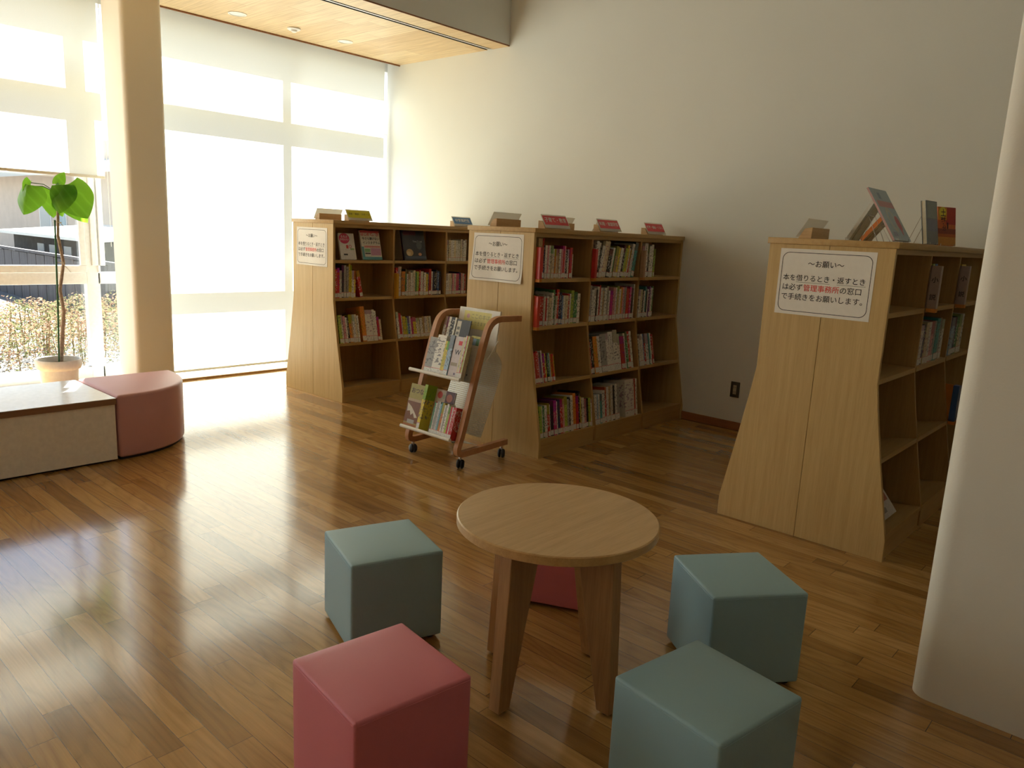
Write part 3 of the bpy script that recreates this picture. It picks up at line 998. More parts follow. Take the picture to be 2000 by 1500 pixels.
shelf_books('middle', 3, 1, 4.43, 4.58, 'w26*3 w26*.5 r26*.5 w26*.8', n0=12)
# --- bookcase by the pillar
marker('pillar', 0, 4.047, (0.40, 0.30, 0.27), '小説', 'grey-pink divider sign in the middle bay, bookcase by the pillar', th=0.036, h=0.205, bo=0.0131)
shelf_books('pillar', 0, 1, 4.10, 4.24, 'y21*1.2 l21 k20*.6 b21')
marker('pillar', 0, 4.625, (0.40, 0.30, 0.27), '小説', 'grey-pink divider sign in the right bay, bookcase by the pillar', th=0.036, h=0.205, bo=0.0131)
shelf_books('pillar', 0, 2, 4.70, 4.86, 't20*.8 y21*3 o20')
shelf_books('pillar', 1, 1, 4.08, 4.56, 'w20*1.4 n20*.8 c21 w21*.8 p21*1.3 e21*.8 q22*1.1 e22*1.1 w21')
shelf_books('pillar', 1, 2, 4.66, 5.0, 'k21 a21 n21*.8 g21 c22*1.1 w22*1.2')
marker('pillar', 2, 4.625, (0.05, 0.12, 0.30), '', 'blue divider sign on the third shelf, bookcase by the pillar', th=0.05, h=0.2, bo=0.0131)

# --- books shown face out: cover, page block, printed pictures and lettering
def art_mat(col, rough=0.4):
    return plain('print_%02x%02x%02x' % tuple(int(c*255) for c in col), col, rough, 0.4, 0.08, 60)
def face_book(mtx, w, h, t, col, label, group=None, art=(), spine_right=False, name='book', spine_col=None):
    """local x runs across the cover, z up, the cover looks along -y, y is the thickness"""
    m = art_mat(col)
    b = MB()
    b.box(0, w, 0, t*0.12, 0, h)
    b.box(0, w, t*0.88, t, 0, h)
    sx = (w-0.002, w) if spine_right else (0, 0.002)
    b.box(sx[0], sx[1], t*0.1201, t*0.8799, 0, h)
    o = b.build(name, m, None, 0)
    o.matrix_world = mtx
    tag(o, label, 'book', group)
    px = (0.003, w-0.0022) if spine_right else (0.0022, w-0.003)
    MB().box(px[0], px[1], t*0.1205, t*0.8795, 0.002, h-0.002).build('page_block', M_pages, o, 0)
    if spine_col:
        xs = w+0.0004 if spine_right else -0.0004
        MB().quad((xs, 0, 0), (xs, t, 0), (xs, t, h), (xs, 0, h)).build('spine_print', art_mat(spine_col), o, 0)
    e = 0
    for a in art:
        e += 1
        y = -0.0003 - 0.00012*e
        if a[0] == 'rect':
            _, x0, x1, z0, z1, c = a
            MB().quad((x0*w, y, z0*h), (x1*w, y, z0*h), (x1*w, y, z1*h), (x0*w, y, z1*h)).build('cover_picture', art_mat(c), o, 0)
        elif a[0] == 'disc':
            _, x0, z0, r, c = a[:5]
            sq = a[5] if len(a) > 5 else 1.0
            g = MB()
            g.bm.faces.new([g.bm.verts.new((x0*w + r*w*math.cos(2*math.pi*k/28), y, z0*h + sq*r*w*math.sin(2*math.pi*k/28))) for k in range(28)])
            g.build('cover_picture', art_mat(c), o, 0)
        elif a[0] == 'poly':
            _, pts, c = a
            g = MB()
            g.bm.faces.new([g.bm.verts.new((px_*w, y, pz*h)) for px_, pz in pts])
            g.build('cover_picture', art_mat(c), o, 0)
        elif a[0] == 'text':
            _, s_, x0, z0, size, c = a[:6]
            me = text_mesh(s_, size*w, art_mat(c), lambda u, v: (x0*w+u, y, z0*h+v), 'CENTER', 0.0006, 'cover_lettering')
            add_mesh('cover_lettering', me, o)
    return o
def mtx_face(x, y, z, face, tilt):
    """face: rotation about Z of a cover that looks along -Y at 0; tilt leans the top back"""
    return Matrix.Translation((x, y, z)) @ Matrix.Rotation(face, 4, 'Z') @ Matrix.Rotation(-tilt, 4, 'X')
FACEX = R(90)
def rest(z, t, tilt):
    return z + t*math.sin(tilt) + 0.0008
G1 = 'books shown face out on the top shelf by the window'
face_book(mtx_face(-4.955, 3.505, rest(1.09, 0.015, R(14)), FACEX, R(14)), 0.145, 0.205, 0.015, (0.72, 0.68, 0.63),
          'white face-out book with a red blob on its cover, top shelf by the window', G1,
          [('disc', 0.36, 0.80, 0.33, (0.60, 0.04, 0.12), 0.85), ('text', 'るるぶ', 0.36, 0.87, 0.15, (0.72, 0.6, 0.6)), ('text', 'かわいい', 0.36, 0.76, 0.14, (0.72, 0.6, 0.6)),
           ('rect', 0.42, 0.56, 0.42, 0.55, (0.62, 0.08, 0.08)), ('disc', 0.68, 0.50, 0.09, (0.55, 0.16, 0.16)), ('disc', 0.68, 0.50, 0.055, (0.72, 0.68, 0.63)),
           ('rect', 0.66, 0.92, 0.37, 0.43, (0.30, 0.45, 0.20)), ('rect', 0.20, 0.46, 0.16, 0.22, (0.06, 0.06, 0.06))])
face_book(mtx_face(-4.955, 3.713, rest(1.09, 0.015, R(14)), FACEX, R(14)), 0.19, 0.232, 0.015, (0.70, 0.66, 0.57),
          'face-out book with bold black lettering and a teal foot, top shelf by the window', G1,
          [('rect', 0, 1, 0.0, 0.10, (0.08, 0.26, 0.28)), ('rect', 0, 0.12, 0.10, 0.45, (0.10, 0.28, 0.30)), ('rect', 0.0, 1, 0.93, 1.0, (0.50, 0.06, 0.08)),
           ('text', 'はじめて。㊙', 0.48, 0.87, 0.155, (0.62, 0.03, 0.05)), ('text', '今さら聞けない', 0.52, 0.72, 0.128, (0.03, 0.03, 0.03)), ('text', 'インスタグラム', 0.53, 0.58, 0.128, (0.03, 0.03, 0.03)),
           ('rect', 0.14, 0.96, 0.42, 0.48, (0.65, 0.22, 0.20)), ('rect', 0.14, 0.42, 0.26, 0.38, (0.22, 0.42, 0.18)), ('rect', 0.44, 0.97, 0.15, 0.40, (0.52, 0.26, 0.38)),
           ('rect', 0.14, 0.42, 0.19, 0.24, (0.05, 0.05, 0.05)), ('rect', 0.14, 0.40, 0.11, 0.16, (0.7, 0.68, 0.62))])
face_book(mtx_face(-4.95, 4.13, rest(1.09, 0.018, R(13)), FACEX, R(13)), 0.245, 0.262, 0.018, (0.022, 0.022, 0.03),
          'large black face-out book with two glowing domes on its cover, top shelf by the window', G1,
          [('rect', 0.06, 0.62, 0.80, 0.93, (0.10, 0.012, 0.02)), ('text', 'Time Travel', 0.66, 0.60, 0.085, (0.45, 0.44, 0.42)),
           ('disc', 0.27, 0.24, 0.155, (0.55, 0.38, 0.16), 0.8), ('disc', 0.22, 0.21, 0.09, (0.70, 0.58, 0.32), 0.8), ('disc', 0.72, 0.19, 0.075, (0.60, 0.30, 0.18), 0.7),
           ('rect', 0.06, 0.98, 0.05, 0.13, (0.06, 0.08, 0.12)), ('disc', 0.72, 0.48, 0.12, (0.10, 0.11, 0.11), 1.2)], spine_col=(0.10, 0.02, 0.05))
face_book(mtx_face(-0.915, 3.60, rest(0.12, 0.012, R(38)), FACEX, R(38)), 0.24, 0.235, 0.012, (0.66, 0.62, 0.58),
          'white picture book leaning open-faced on the bottom shelf, bookcase by the pillar', None,
          [('rect', 0.08, 0.92, 0.30, 0.90, (0.42, 0.14, 0.10)), ('disc', 0.6, 0.55, 0.22, (0.55, 0.40, 0.32)), ('rect', 0.1, 0.6, 0.1, 0.2, (0.3, 0.28, 0.28))])

# --- wire book stands
def wire_stand(x, y, z, face, label, w, h, tilt, t):
    """easel of bent wire; its rest line passes behind a book of thickness t whose front foot is at (x, y)"""
    o = empty('book_stand', (x, y, z), label, 'book stand', 'wire book stands', face)
    r = 0.0016
    y0 = t*math.cos(tilt) + 0.0024
    ya = y0 + (h-0.0018)*math.tan(tilt)
    for sx in (0.012, w):
        MB().tube([(sx, -0.010, 0.016), (sx, -0.010, 0.0022), (sx, y0, 0.0018), (sx, ya, h), (sx, ya+0.055, 0.0018)], r, 8).build('wire_frame', M_chrome, o, 60)
    MB().tube([(0.014, ya, h-0.001), (w-0.002, ya, h-0.001)], r, 8).build('cross_wire', M_chrome, o, 60)
    return o
ZT = 1.3906
def shown(x, y, face, tilt, w, h, t, col, label, art, stand, sw, sh, **kw):
    face_book(mtx_face(x, y, rest(1.394, t, tilt), face, tilt), w, h, t, col, label, 'books on display on top of the right bookcase', art, **kw)
    wire_stand(x, y, ZT, face, stand, sw, sh, tilt, t)
shown(-1.285, 3.885, R(-90), R(28), 0.135, 0.20, 0.016, (0.78, 0.75, 0.62), 'white paperback leaning back at left on top of the right bookcase',
      [('rect', 0.1, 0.9, 0.1, 0.9, (0.6, 0.5, 0.4))], 'wire stand holding the white paperback on the right bookcase', 0.11, 0.12, spine_right=True, spine_col=(0.70, 0.67, 0.60))
shown(-1.335, 4.21, R(-90), R(38), 0.12, 0.155, 0.02, (0.66, 0.60, 0.46), 'small orange and cream book leaning behind the blue picture book',
      [('rect', 0, 1, 0.2, 0.8, (0.66, 0.18, 0.03))], 'wire stand behind the blue picture book on the right bookcase', 0.09, 0.09, spine_right=True, spine_col=(0.66, 0.20, 0.04))
shown(-1.015, 3.56, R(90), R(32), 0.245, 0.262, 0.008, (0.36, 0.46, 0.52), 'tall pale blue picture book leaning on top of the right bookcase',
      [('rect', 0.10, 0.98, 0.64, 0.76, (0.50, 0.22, 0.22)), ('disc', 0.46, 0.40, 0.20, (0.48, 0.50, 0.47), 1.3), ('disc', 0.46, 0.40, 0.13, (0.38, 0.47, 0.52), 1.3),
       ('disc', 0.74, 0.34, 0.13, (0.50, 0.10, 0.14), 1.2), ('poly', [(0.66, 0.34), (0.84, 0.34), (0.72, 0.10), (0.68, 0.12)], (0.50, 0.10, 0.14)),
       ('rect', 0.30, 0.46, 0.80, 0.92, (0.20, 0.28, 0.40)), ('rect', 0.12, 0.36, 0.08, 0.16, (0.28, 0.28, 0.42))], 'wire stand under the pale blue picture book', 0.16, 0.13, spine_col=(0.60, 0.38, 0.38))
shown(-1.10, 4.42, R(84), R(10), 0.15, 0.225, 0.026, (0.20, 0.23, 0.25), 'thick slate blue book showing cream pages beside the sunset book',
      [('rect', 0.05, 0.95, 0.60, 0.98, (0.26, 0.31, 0.30)), ('rect', 0.05, 0.95, 0.30, 0.58, (0.20, 0.22, 0.30))], 'wire stand behind the thick slate blue book', 0.10, 0.15, spine_right=True)
shown(-1.105, 4.64, R(66), R(9), 0.142, 0.207, 0.014, (0.62, 0.13, 0.025), 'orange sunset-cover book at the right on top of the right bookcase',
      [('rect', 0.45, 1, 0.55, 1.0, (0.45, 0.04, 0.025)), ('rect', 0, 0.5, 0.66, 0.98, (0.70, 0.28, 0.02)), ('disc', 0.27, 0.86, 0.20, (0.75, 0.62, 0.04), 1.0),
       ('rect', 0, 1, 0.30, 0.44, (0.30, 0.07, 0.03)), ('rect', 0, 1, 0.0, 0.22, (0.60, 0.27, 0.05)), ('rect', 0, 1, 0.22, 0.30, (0.50, 0.13, 0.03)),
       ('text', '土', 0.30, 0.83, 0.30, (0.06, 0.01, 0.01)), ('text', '葵', 0.30, 0.62, 0.30, (0.06, 0.01, 0.01)), ('text', '分', 0.36, 0.44, 0.22, (0.08, 0.01, 0.01)),
       ('rect', 0.52, 0.58, 0.44, 0.60, (0.03, 0.01, 0.01))], 'wire stand behind the orange sunset-cover book', 0.12, 0.12)
cx, cy = CASES['pillar']
wire_stand(cx+fx(0.8)-0.075, cy+0.10, 0.8006, R(90), 'empty wire stand on the second shelf, bookcase by the pillar', 0.14, 0.14, R(18), 0.02)

# ------------------------------------------------------------------ wheeled magazine cart
cart = empty('book_cart', (-3.23, 2.95, 0), 'wheeled magazine cart with bent wood sides before the middle bookcase', 'book cart')
CX, CY = -3.23, 2.95
path = fillet([(3.345, 0.098), (2.905, 0.084), (2.97, 0.225), (3.112, 0.715), (3.19, 0.875), (3.42, 0.852)], 0.10, 8)
path = fillet([(3.345, 0.098), (2.915, 0.084), (2.962, 0.20), (3.106, 0.695), (3.165, 0.858), (3.42, 0.852)], 0.12, 9)
loc = [(y-CY, z) for y, z in path]
for x0 in (-0.230, 0.198):
    MB().band(loc, 0.032, 0.034, x0).build('side_frame', M_bent, cart, 30)
# perforated sheet that backs both trays
prof = fillet([(3.243, 0.66), (3.305, 0.585), (3.262, 0.43), (3.140, 0.15)], 0.08, 8)
s = MB()
for (a, b_), (c, d) in zip(prof, prof[1:]):
    s.quad((-0.197, a-CY, b_), (0.197, a-CY, b_), (0.197, c-CY, d), (-0.197, c-CY, d))
bmesh.ops.remove_doubles(s.bm, verts=s.bm.verts[:], dist=1e-5)
sheet = s.build('perforated_back', M_perf, cart, 60)
sol = sheet.modifiers.new('thickness', 'SOLIDIFY'); sol.thickness = 0.0012
# trays: a sheet sloping back with a round front bar
def tray(yf, zf, depth, nm, xo=0.0):
    t = MB()
    dy, dz = depth*math.cos(R(15.6)), -depth*math.sin(R(15.6))
    t.prism([(yf-CY, zf-0.004), (yf-CY+dy, zf-0.004+dz), (yf-CY+dy, zf-0.006+dz), (yf-CY, zf-0.006)], 'X', -0.196, 0.196)
    o = t.build(nm, M_metal, cart, 0)
    MB().tube([(-0.235+xo, yf-CY, zf), (0.20+xo, yf-CY, zf)], 0.0105, 14).build('front_bar', M_metal, o)
    return o
tray(2.948, 0.522, 0.255, 'upper_tray')
tray(2.885, 0.180, 0.24, 'lower_tray')
MB().prism([(3.125-CY, 0.612), (3.245-CY, 0.580), (3.245-CY, 0.577), (3.125-CY, 0.609)], 'X', -0.196, 0.196).build('step_ledge', M_metal, cart, 0)
for x in (-0.19, 0.19):
    MB().tube([(x, 3.16-CY, 0.598), (x, 3.215-CY, 0.66), (x, 3.262-CY, 0.72)], 0.004, 8).build('ledge_bracket', M_metal, cart)
bd = MB()
bd.prism([(3.253-CY, 0.655), (3.290-CY, 0.893), (3.301-CY, 0.892), (3.264-CY, 0.653)], 'X', -0.170, 0.176, 0.002, 1)
board = bd.build('display_board', M_metal, cart)
def onboard(u, v, e=0.001):        # u across from the centre, v up from the lower edge
    d = Vector((0.037, 0.238)).normalized(); n_ = Vector((-d.y, d.x))
    q = Vector((3.253-CY, 0.655)) + d*v + n_*e
    return (0.003+u, q.x, q.y)
M_yel = plain('pale_yellow_card', (0.72, 0.66, 0.26), 0.5)
c = MB().quad(onboard(-0.125, 0.115), onboard(0.105, 0.115), onboard(0.105, 0.222), onboard(-0.125, 0.222)).build('yellow_card', M_yel, board, 0)
M_olive = plain('olive_ink', (0.34, 0.33, 0.20), 0.6)
add_mesh('card_lettering', text_mesh('ここの本は', 0.032, M_olive, lambda u, v: onboard(0.015+u, 0.190+v, 0.0018)), c)
add_mesh('card_lettering', text_mesh('貸出しできます。', 0.026, M_olive, lambda u, v: onboard(-0.008+u, 0.148+v, 0.0018)), c)
g = MB(); g.bm.faces.new([g.bm.verts.new(onboard(-0.088+0.014*math.cos(k*math.pi/8), 0.190+0.014*math.sin(k*math.pi/8), 0.0018)) for k in range(16)])
g.build('pink_dot', plain('pink_dot', (0.66, 0.40, 0.46), 0.6), c, 0)
for x in (-0.21, 0.21):
    for y in (2.965, 3.313):
        st = MB()
        st.lathe([(0.0, 0.0755), (0.011, 0.0755), (0.011, 0.062), (0.006, 0.058), (0.006, 0.045), (0.0, 0.045)], x, y-CY, 16)
        cs = st.build('caster', M_chrome, cart)
        w = MB()
        Rr = Matrix.Translation((x, y-CY, 0.0275)) @ Matrix.Rotation(R(35 if x > 0 else 70), 4, 'Z') @ Matrix.Rotation(R(90), 4, 'Y')
        for sgn in (-1, 1):
            w.lathe([(0.0, sgn*0.003), (0.024, sgn*0.003), (0.027, sgn*0.006), (0.027, sgn*0.014), (0.020, sgn*0.021), (0.0, sgn*0.023)], 0, 0, 28, Rr)
        w.build('wheel', M_black, cs, 40)

def cart_books(x0, x1, yf, zf, spec, where, group, names):
    items = spec.split(); ws = [float(t.split('*')[1]) if '*' in t else 1.0 for t in items]
    x = x0
    for i, (tk, w_) in enumerate(zip(items, ws)):
        ck, h = tk[0], float(tk[1:].split('*')[0])/100
        th = (x1-x0)*w_/sum(ws)
        d = 0.05 if names.startswith('booklet') else 0.03 if names.startswith('thin') else 0.08 if 'dark row' in where or 'two cookery' in where else 0.12 if 'upper' in where else min(0.17, h*0.7)
        m = Matrix.Translation((x, yf, zf)) @ Matrix.Rotation(R(-90), 4, 'Z') @ Matrix.Rotation(-R(15.6), 4, 'Y')
        nm, rgb = PAL[ck]
        book(m, d, max(0.004, th-0.0006), h, jit(rgb), '%s %s from left %s' % (nm, names + ' ' + ORD[i+1], where), group)
        x += th
cart_books(-3.365, -3.165, 2.964, 0.5142, 'e22*1.6 w24*1.9 y21*.4 y21*.35 a25*.9', 'on the upper tray of the cart', 'magazines on the upper tray of the cart', 'magazine')
cart_books(-3.090, -3.045, 2.964, 0.5142, 'c25*1.2 w26*.8 r26*.6 l26*.7 c26*.6', 'in the right bunch on the upper tray', 'magazines on the upper tray of the cart', 'thin magazine')
TC = R(15.6)
def cart_face(x, yf, zf, w, h, t, col, label, art, group, spine_col=None):
    # bottom edge rests on the sloping tray
    zz = zf - 0.0
    return face_book(Matrix.Translation((x, yf, zz)) @ Matrix.Rotation(-TC, 4, 'X'), w, h, t, col, label, group, art, spine_col=spine_col, name='magazine')
def on_tray(yf0, zf0, back):       # a point further back on a tray surface
    return yf0 + back*math.cos(TC), zf0 - back*math.sin(TC) + 0.0008
y_, z_ = on_tray(2.964, 0.5142, 0.006)
cart_face(-3.162, y_, z_, 0.069, 0.248, 0.012, (0.62, 0.55, 0.56), 'white magazine with a big black W on the upper tray of the cart',
          [('rect', 0.50, 0.92, 0.80, 0.90, (0.62, 0.03, 0.04)), ('text', 'W', 0.60, 0.62, 0.62, (0.03, 0.03, 0.04)), ('rect', 0.1, 0.85, 0.30, 0.38, (0.36, 0.30, 0.22)), ('disc', 0.75, 0.12, 0.10, (0.12, 0.08, 0.14))],
          'magazines on the upper tray of the cart')
y_, z_ = on_tray(2.964, 0.5142, 0.075)
cart_face(-3.105, y_, z_, 0.070, 0.272, 0.005, (0.62, 0.58, 0.50), 'magazine with green and blue landscape photo behind the right wooden frame',
          [('rect', 0.0, 0.95, 0.80, 0.97, (0.06, 0.16, 0.06)), ('rect', 0.25, 0.6, 0.80, 0.94, (0.20, 0.30, 0.42)), ('rect', 0.0, 1, 0.95, 1.0, (0.55, 0.48, 0.08)), ('rect', 0.0, 0.3, 0.42, 0.74, (0.50, 0.44, 0.24)),
           ('rect', 0.0, 0.28, 0.05, 0.40, (0.28, 0.20, 0.16)), ('disc', 0.42, 0.15, 0.07, (0.08, 0.07, 0.12))], 'magazines on the upper tray of the cart')
cart_books(-3.420, -3.318, 3.128, 0.6132, 'w23*1 d23*.7 w23*.9 k23*1.4 w23*.7', 'in the dark row on the step of the cart', 'dark magazines on the step of the cart', 'magazine')
cart_face(-3.316, 3.132, 0.6125, 0.118, 0.222, 0.006, (0.045, 0.043, 0.048), 'black magazine with a white barcode sticker on the step of the cart',
          [('rect', 0.05, 0.34, 0.38, 0.96, (0.58, 0.54, 0.44)), ('rect', 0.10, 0.29, 0.72, 0.80, (0.16, 0.15, 0.13)), ('rect', 0.10, 0.29, 0.58, 0.66, (0.16, 0.15, 0.13))], 'dark magazines on the step of the cart')
LG = 'magazines on the lower tray of the cart'
y_, z_ = on_tray(2.900, 0.172, 0.012)
cart_face(-3.482, y_, z_, 0.124, 0.268, 0.008, (0.36, 0.30, 0.06), 'mustard cookery magazine at the left end of the lower tray',
          [('rect', 0, 1, 0.12, 0.62, (0.20, 0.075, 0.02)), ('poly', [(0.05, 0.55), (0.35, 0.48), (0.62, 0.38), (0.9, 0.26), (0.7, 0.24), (0.55, 0.34), (0.4, 0.28), (0.3, 0.38), (0.1, 0.36)], (0.62, 0.56, 0.45)), ('rect', 0, 1, 0.60, 0.66, (0.45, 0.33, 0.18)),
           ('text', 'おつな', 0.55, 0.84, 0.30, (0.07, 0.03, 0.01)), ('rect', 0, 1, 0.0, 0.09, (0.40, 0.14, 0.03)), ('rect', 0.25, 0.75, 0.10, 0.19, (0.40, 0.38, 0.34))], LG)
cart_books(-3.352, -3.326, 2.903, 0.1720, 'y28', 'standing thick between two cookery magazines on the lower tray', LG, 'magazine')
y_, z_ = on_tray(2.900, 0.172, 0.065)
cart_face(-3.310, y_, z_, 0.165, 0.27, 0.007, (0.46, 0.38, 0.29), 'magazine with round food photos behind the thin books, lower tray',
          [('disc', 0.22, 0.88, 0.13, (0.45, 0.06, 0.04), 1.0), ('rect', 0.52, 0.98, 0.70, 1.0, (0.11, 0.03, 0.02)), ('disc', 0.72, 0.85, 0.15, (0.42, 0.13, 0.06)), ('disc', 0.16, 0.63, 0.14, (0.40, 0.05, 0.04)), ('disc', 0.24, 0.33, 0.21, (0.62, 0.56, 0.46)), ('disc', 0.24, 0.33, 0.15, (0.30, 0.12, 0.05)),
           ('disc', 0.44, 0.86, 0.08, (0.30, 0.33, 0.20)), ('rect', 0.10, 0.42, 0.02, 0.12, (0.12, 0.11, 0.10))], LG, spine_col=(0.66, 0.60, 0.50))
cart_books(-3.232, -3.046, 2.898, 0.1732, 'g19*.8 w19*.6 e20*1.2 w20*.5 a19*.8 q20*.6 o20*1.2 w19*.7 e19*.6 w20*1.1 l19*1.1 r19*.9 w19*.5 r19*.9 r19*.8', 'in the row of thin books, lower tray', LG, 'booklet')

# ------------------------------------------------------------------ round table
TBX, TBY, TBZ = -1.298, 1.684, 0.540
tb = empty('round_table', (TBX, TBY, 0), 'low round wooden table between the cube stools', 'table')
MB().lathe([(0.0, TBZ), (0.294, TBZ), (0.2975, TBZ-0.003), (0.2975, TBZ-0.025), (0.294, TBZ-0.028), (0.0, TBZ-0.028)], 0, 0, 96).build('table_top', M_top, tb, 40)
for k in range(4):
    a = R(90*k)
    l = MB()
    l.prism([(0.085, TBZ-0.0285), (0.218, TBZ-0.0285), (0.243, 0.008), (0.198, 0.008)], 'Y', -0.021, 0.021, 0.002, 1)
    bmesh.ops.transform(l.bm, matrix=Matrix.Rotation(a, 4, 'Z'), verts=l.bm.verts[:])
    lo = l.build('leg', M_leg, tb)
    g = MB(); g.lathe([(0.0, 0.0), (0.012, 0.0), (0.012, 0.0078), (0.0, 0.0078)], 0.221*math.cos(a), 0.221*math.sin(a), 16)
    g.build('glide', M_black, lo)

# ------------------------------------------------------------------ cube stools
def stool(corners_z, pts, mat, label, h=0.312):
    """pts: four top corners seen, as (x, y) on the plane z = corners_z; moved along the sight lines to z = h"""
    k = (CAMH-h)/(CAMH-corners_z)
    c = Vector((sum(p[0] for p in pts)/4*k, sum(p[1] for p in pts)/4*k))
    e1 = Vector(pts[1]) - Vector(pts[0]) + Vector(pts[2]) - Vector(pts[3])
    e2 = Vector(pts[2]) - Vector(pts[1]) + Vector(pts[3]) - Vector(pts[0])
    ang = (math.atan2(e1.y, e1.x) + math.atan2(e2.y, e2.x) + math.pi/2)/2
    s = (e1.length+e2.length)/4*k
    return c, ang, s
def make_stool(name_label, c, ang, s, mat, h=0.312):
    o = empty('cube_stool', (c.x, c.y, 0), name_label, 'stool', 'vinyl cube stools around the table', ang)
    hs = s/2
    b = bmesh.new()
    n = 10
    # gently padded cube: six grids, rounded edges by superellipse-like pull
    bmesh.ops.create_cube(b, size=1.0)
    bmesh.ops.bevel(b, geom=b.edges[:], offset=0.024, segments=4, profile=0.5, affect='EDGES')
    for v in b.verts:
        v.co = Vector((v.co.x*s, v.co.y*s, (v.co.z+0.5)*(h-0.012)+0.012))
    bmesh.ops.subdivide_edges(b, edges=[e for e in b.edges if e.calc_length() > 0.15], cuts=9, use_grid_fill=True)
    for v in b.verts:
        x, y, z = v.co.x/hs, v.co.y/hs, (v.co.z-0.012-(h-0.012)/2)/((h-0.012)/2)
        fxx, fy, fz = max(0, 1-x*x), max(0, 1-y*y), max(0, 1-z*z)
        if z > 0.99: v.co.z += 0.006*fxx*fy
        if abs(x) > 0.99: v.co.x += math.copysign(0.003*fy*fz, x)
        if abs(y) > 0.99: v.co.y += math.copysign(0.003*fxx*fz, y)
    m = MB(); m.merge(b)
    body = m.build('cushion', mat, o, 60)
    # stitched seam just below the top edge
    zt = h-0.010
    rr = rrect(-hs-0.0004, hs+0.0004, -hs-0.0004, hs+0.0004, 0.011, 4)
    MB().tube([(x, y, zt) for x, y in rr] + [(rr[0][0], rr[0][1], zt)], 0.0011, 6, False).build('seam', mat, body)
    for sx in (-1, 1):
        for sy in (-1, 1):
            MB().lathe([(0.0, 0.0), (0.014, 0.0), (0.014, 0.0125), (0.0, 0.0125)], sx*(hs-0.03), sy*(hs-0.03), 14).build('foot', M_black, o)
    return o
ST = {
 'BL': ([(-1.969, 1.328), (-1.875, 1.608), (-1.597, 1.517), (-1.697, 1.231)], M_blue, 'blue cube stool left of the table, behind the pink one'),
 'PK': ([(-1.388, 0.852), (-1.356, 1.142), (-1.056, 1.100), (-1.101, 0.814)], M_pink, 'pink cube stool in the left foreground'),
 'R': ([(-1.098, 2.021), (-0.926, 2.279), (-0.682, 2.079), (-0.869, 1.866)], M_blue, 'blue cube stool right of the table, nearest the bookcase by the pillar'),
 'FR': ([(-0.840, 1.333), (-0.788, 1.621), (-0.502, 1.576), (-0.555, 1.284)], M_blue, 'blue cube stool in the right foreground')}
for kk, (pts, m, lab) in ST.items():
    c, ang, s_ = stool(0.38, pts, m, lab)
    make_stool(lab, c, ang, 0.312, m)
make_stool('pink cube stool behind the round table', Vector((-1.638, 2.195)), R(25), 0.312, M_pink)

# ------------------------------------------------------------------ bench by the window: low white unit and pink corner seat
bn = empty('low_display_unit', (-4.62, 1.10, 0), 'low white unit with brown edged top in front of the window', 'bench')
BX0, BX1, BY0, BY1 = -4.950, -4.330, 0.55, 1.578
o_ = bn.location
MB().box(BX0-o_.x, BX1+0.008-o_.x, BY0-o_.y, BY1-o_.y, 0.3255, 0.3575, 0.001, 1).build('brown_edge', M_edge, bn, 0)
MB().box(BX0-o_.x, BX1+0.008-o_.x, BY0-o_.y, BY1-o_.y, 0.3576, 0.3606).build('white_top', M_benchtop, bn, 0)
MB().box(BX0+0.004-o_.x, BX1-o_.x, BY0+0.004-o_.y, BY1-0.004-o_.y, 0.012, 0.3253, 0.001, 1).build('panel', M_benchw, bn, 0)
MB().box(BX0+0.03-o_.x, BX1-0.02-o_.x, BY0+0.03-o_.y, BY1-0.03-o_.y, 0.0, 0.0119).build('plinth', M_dark, bn, 0)  # set-back base coloured near-black for the shadow gap at the toe
cs = empty('corner_seat', (-4.93, 1.586, 0), 'dusty pink quarter-round seat against the white unit', 'seat')
pts = [(0.0, 0.0)]
nq = 20
for i in range(nq+1):
    a = i/nq*math.pi/2
    e = 2/2.35
    pts.append((0.602*math.cos(a)**e, 0.552*math.sin(a)**e))
MB().prism(pts, 'Z', 0.014, 0.372, 0.018, 4).build('cushion', M_dusty, cs, 50)
pb = [(x*0.95+0.01, y*0.95+0.01) for x, y in pts]
MB().prism(pb, 'Z', 0.0, 0.0135).build('plinth', M_dark, cs, 0)

# ------------------------------------------------------------------ potted plant
PLX, PLY = -5.45, 1.65
pl = empty('potted_plant', (PLX, PLY, 0), 'tall potted rubber plant with few broad leaves at the window', 'plant')
pt = MB()
pt.lathe([(0.0, 0.0), (0.088, 0.0), (0.092, 0.004), (0.112, 0.345), (0.128, 0.352), (0.134, 0.372), (0.136, 0.408), (0.133, 0.412), (0.122, 0.410), (0.118, 0.38), (0.116, 0.372), (0.0, 0.372)], 0, 0, 48)
M_pot = plain('cream_plastic_pot', (0.87, 0.90, 0.92), 0.4, 0.5)
pot = pt.build('pot', M_pot, pl, 50)
s = MB(); s.lathe([(0.0, 0.382), (0.06, 0.380), (0.1165, 0.374), (0.1165, 0.371), (0.0, 0.371)], 0, 0, 32)
s.build('soil', plain('potting_soil', (0.06, 0.045, 0.03), 0.9, 0.2, 0.5, 120, 0.5), pl)
M_bark = plain('plant_bark', (0.45, 0.34, 0.26), 0.7, 0.3, 0.3, 60)
M_stake = plain('green_stake', (0.05, 0.16, 0.07), 0.5)
M_leafm = NT('broad_leaf')
sx_ = M_leafm.n('SeparateXYZ'); M_leafm.l(M_leafm.coord('Object'), sx_.inputs[0])
wv = M_leafm.n('TexWave', wave_type='BANDS', bands_direction='DIAGONAL'); wv.inputs['Scale'].default_value = 9; wv.inputs['Distortion'].default_value = 1.5
M_leafm.l(M_leafm.coord('Object'), wv.inputs['Vector'])
cl_ = M_leafm.ramp(wv.outputs['Fac'], [(0.0, (0.055, 0.17, 0.030)), (0.8, (0.07, 0.21, 0.035)), (1.0, (0.12, 0.29, 0.06))])
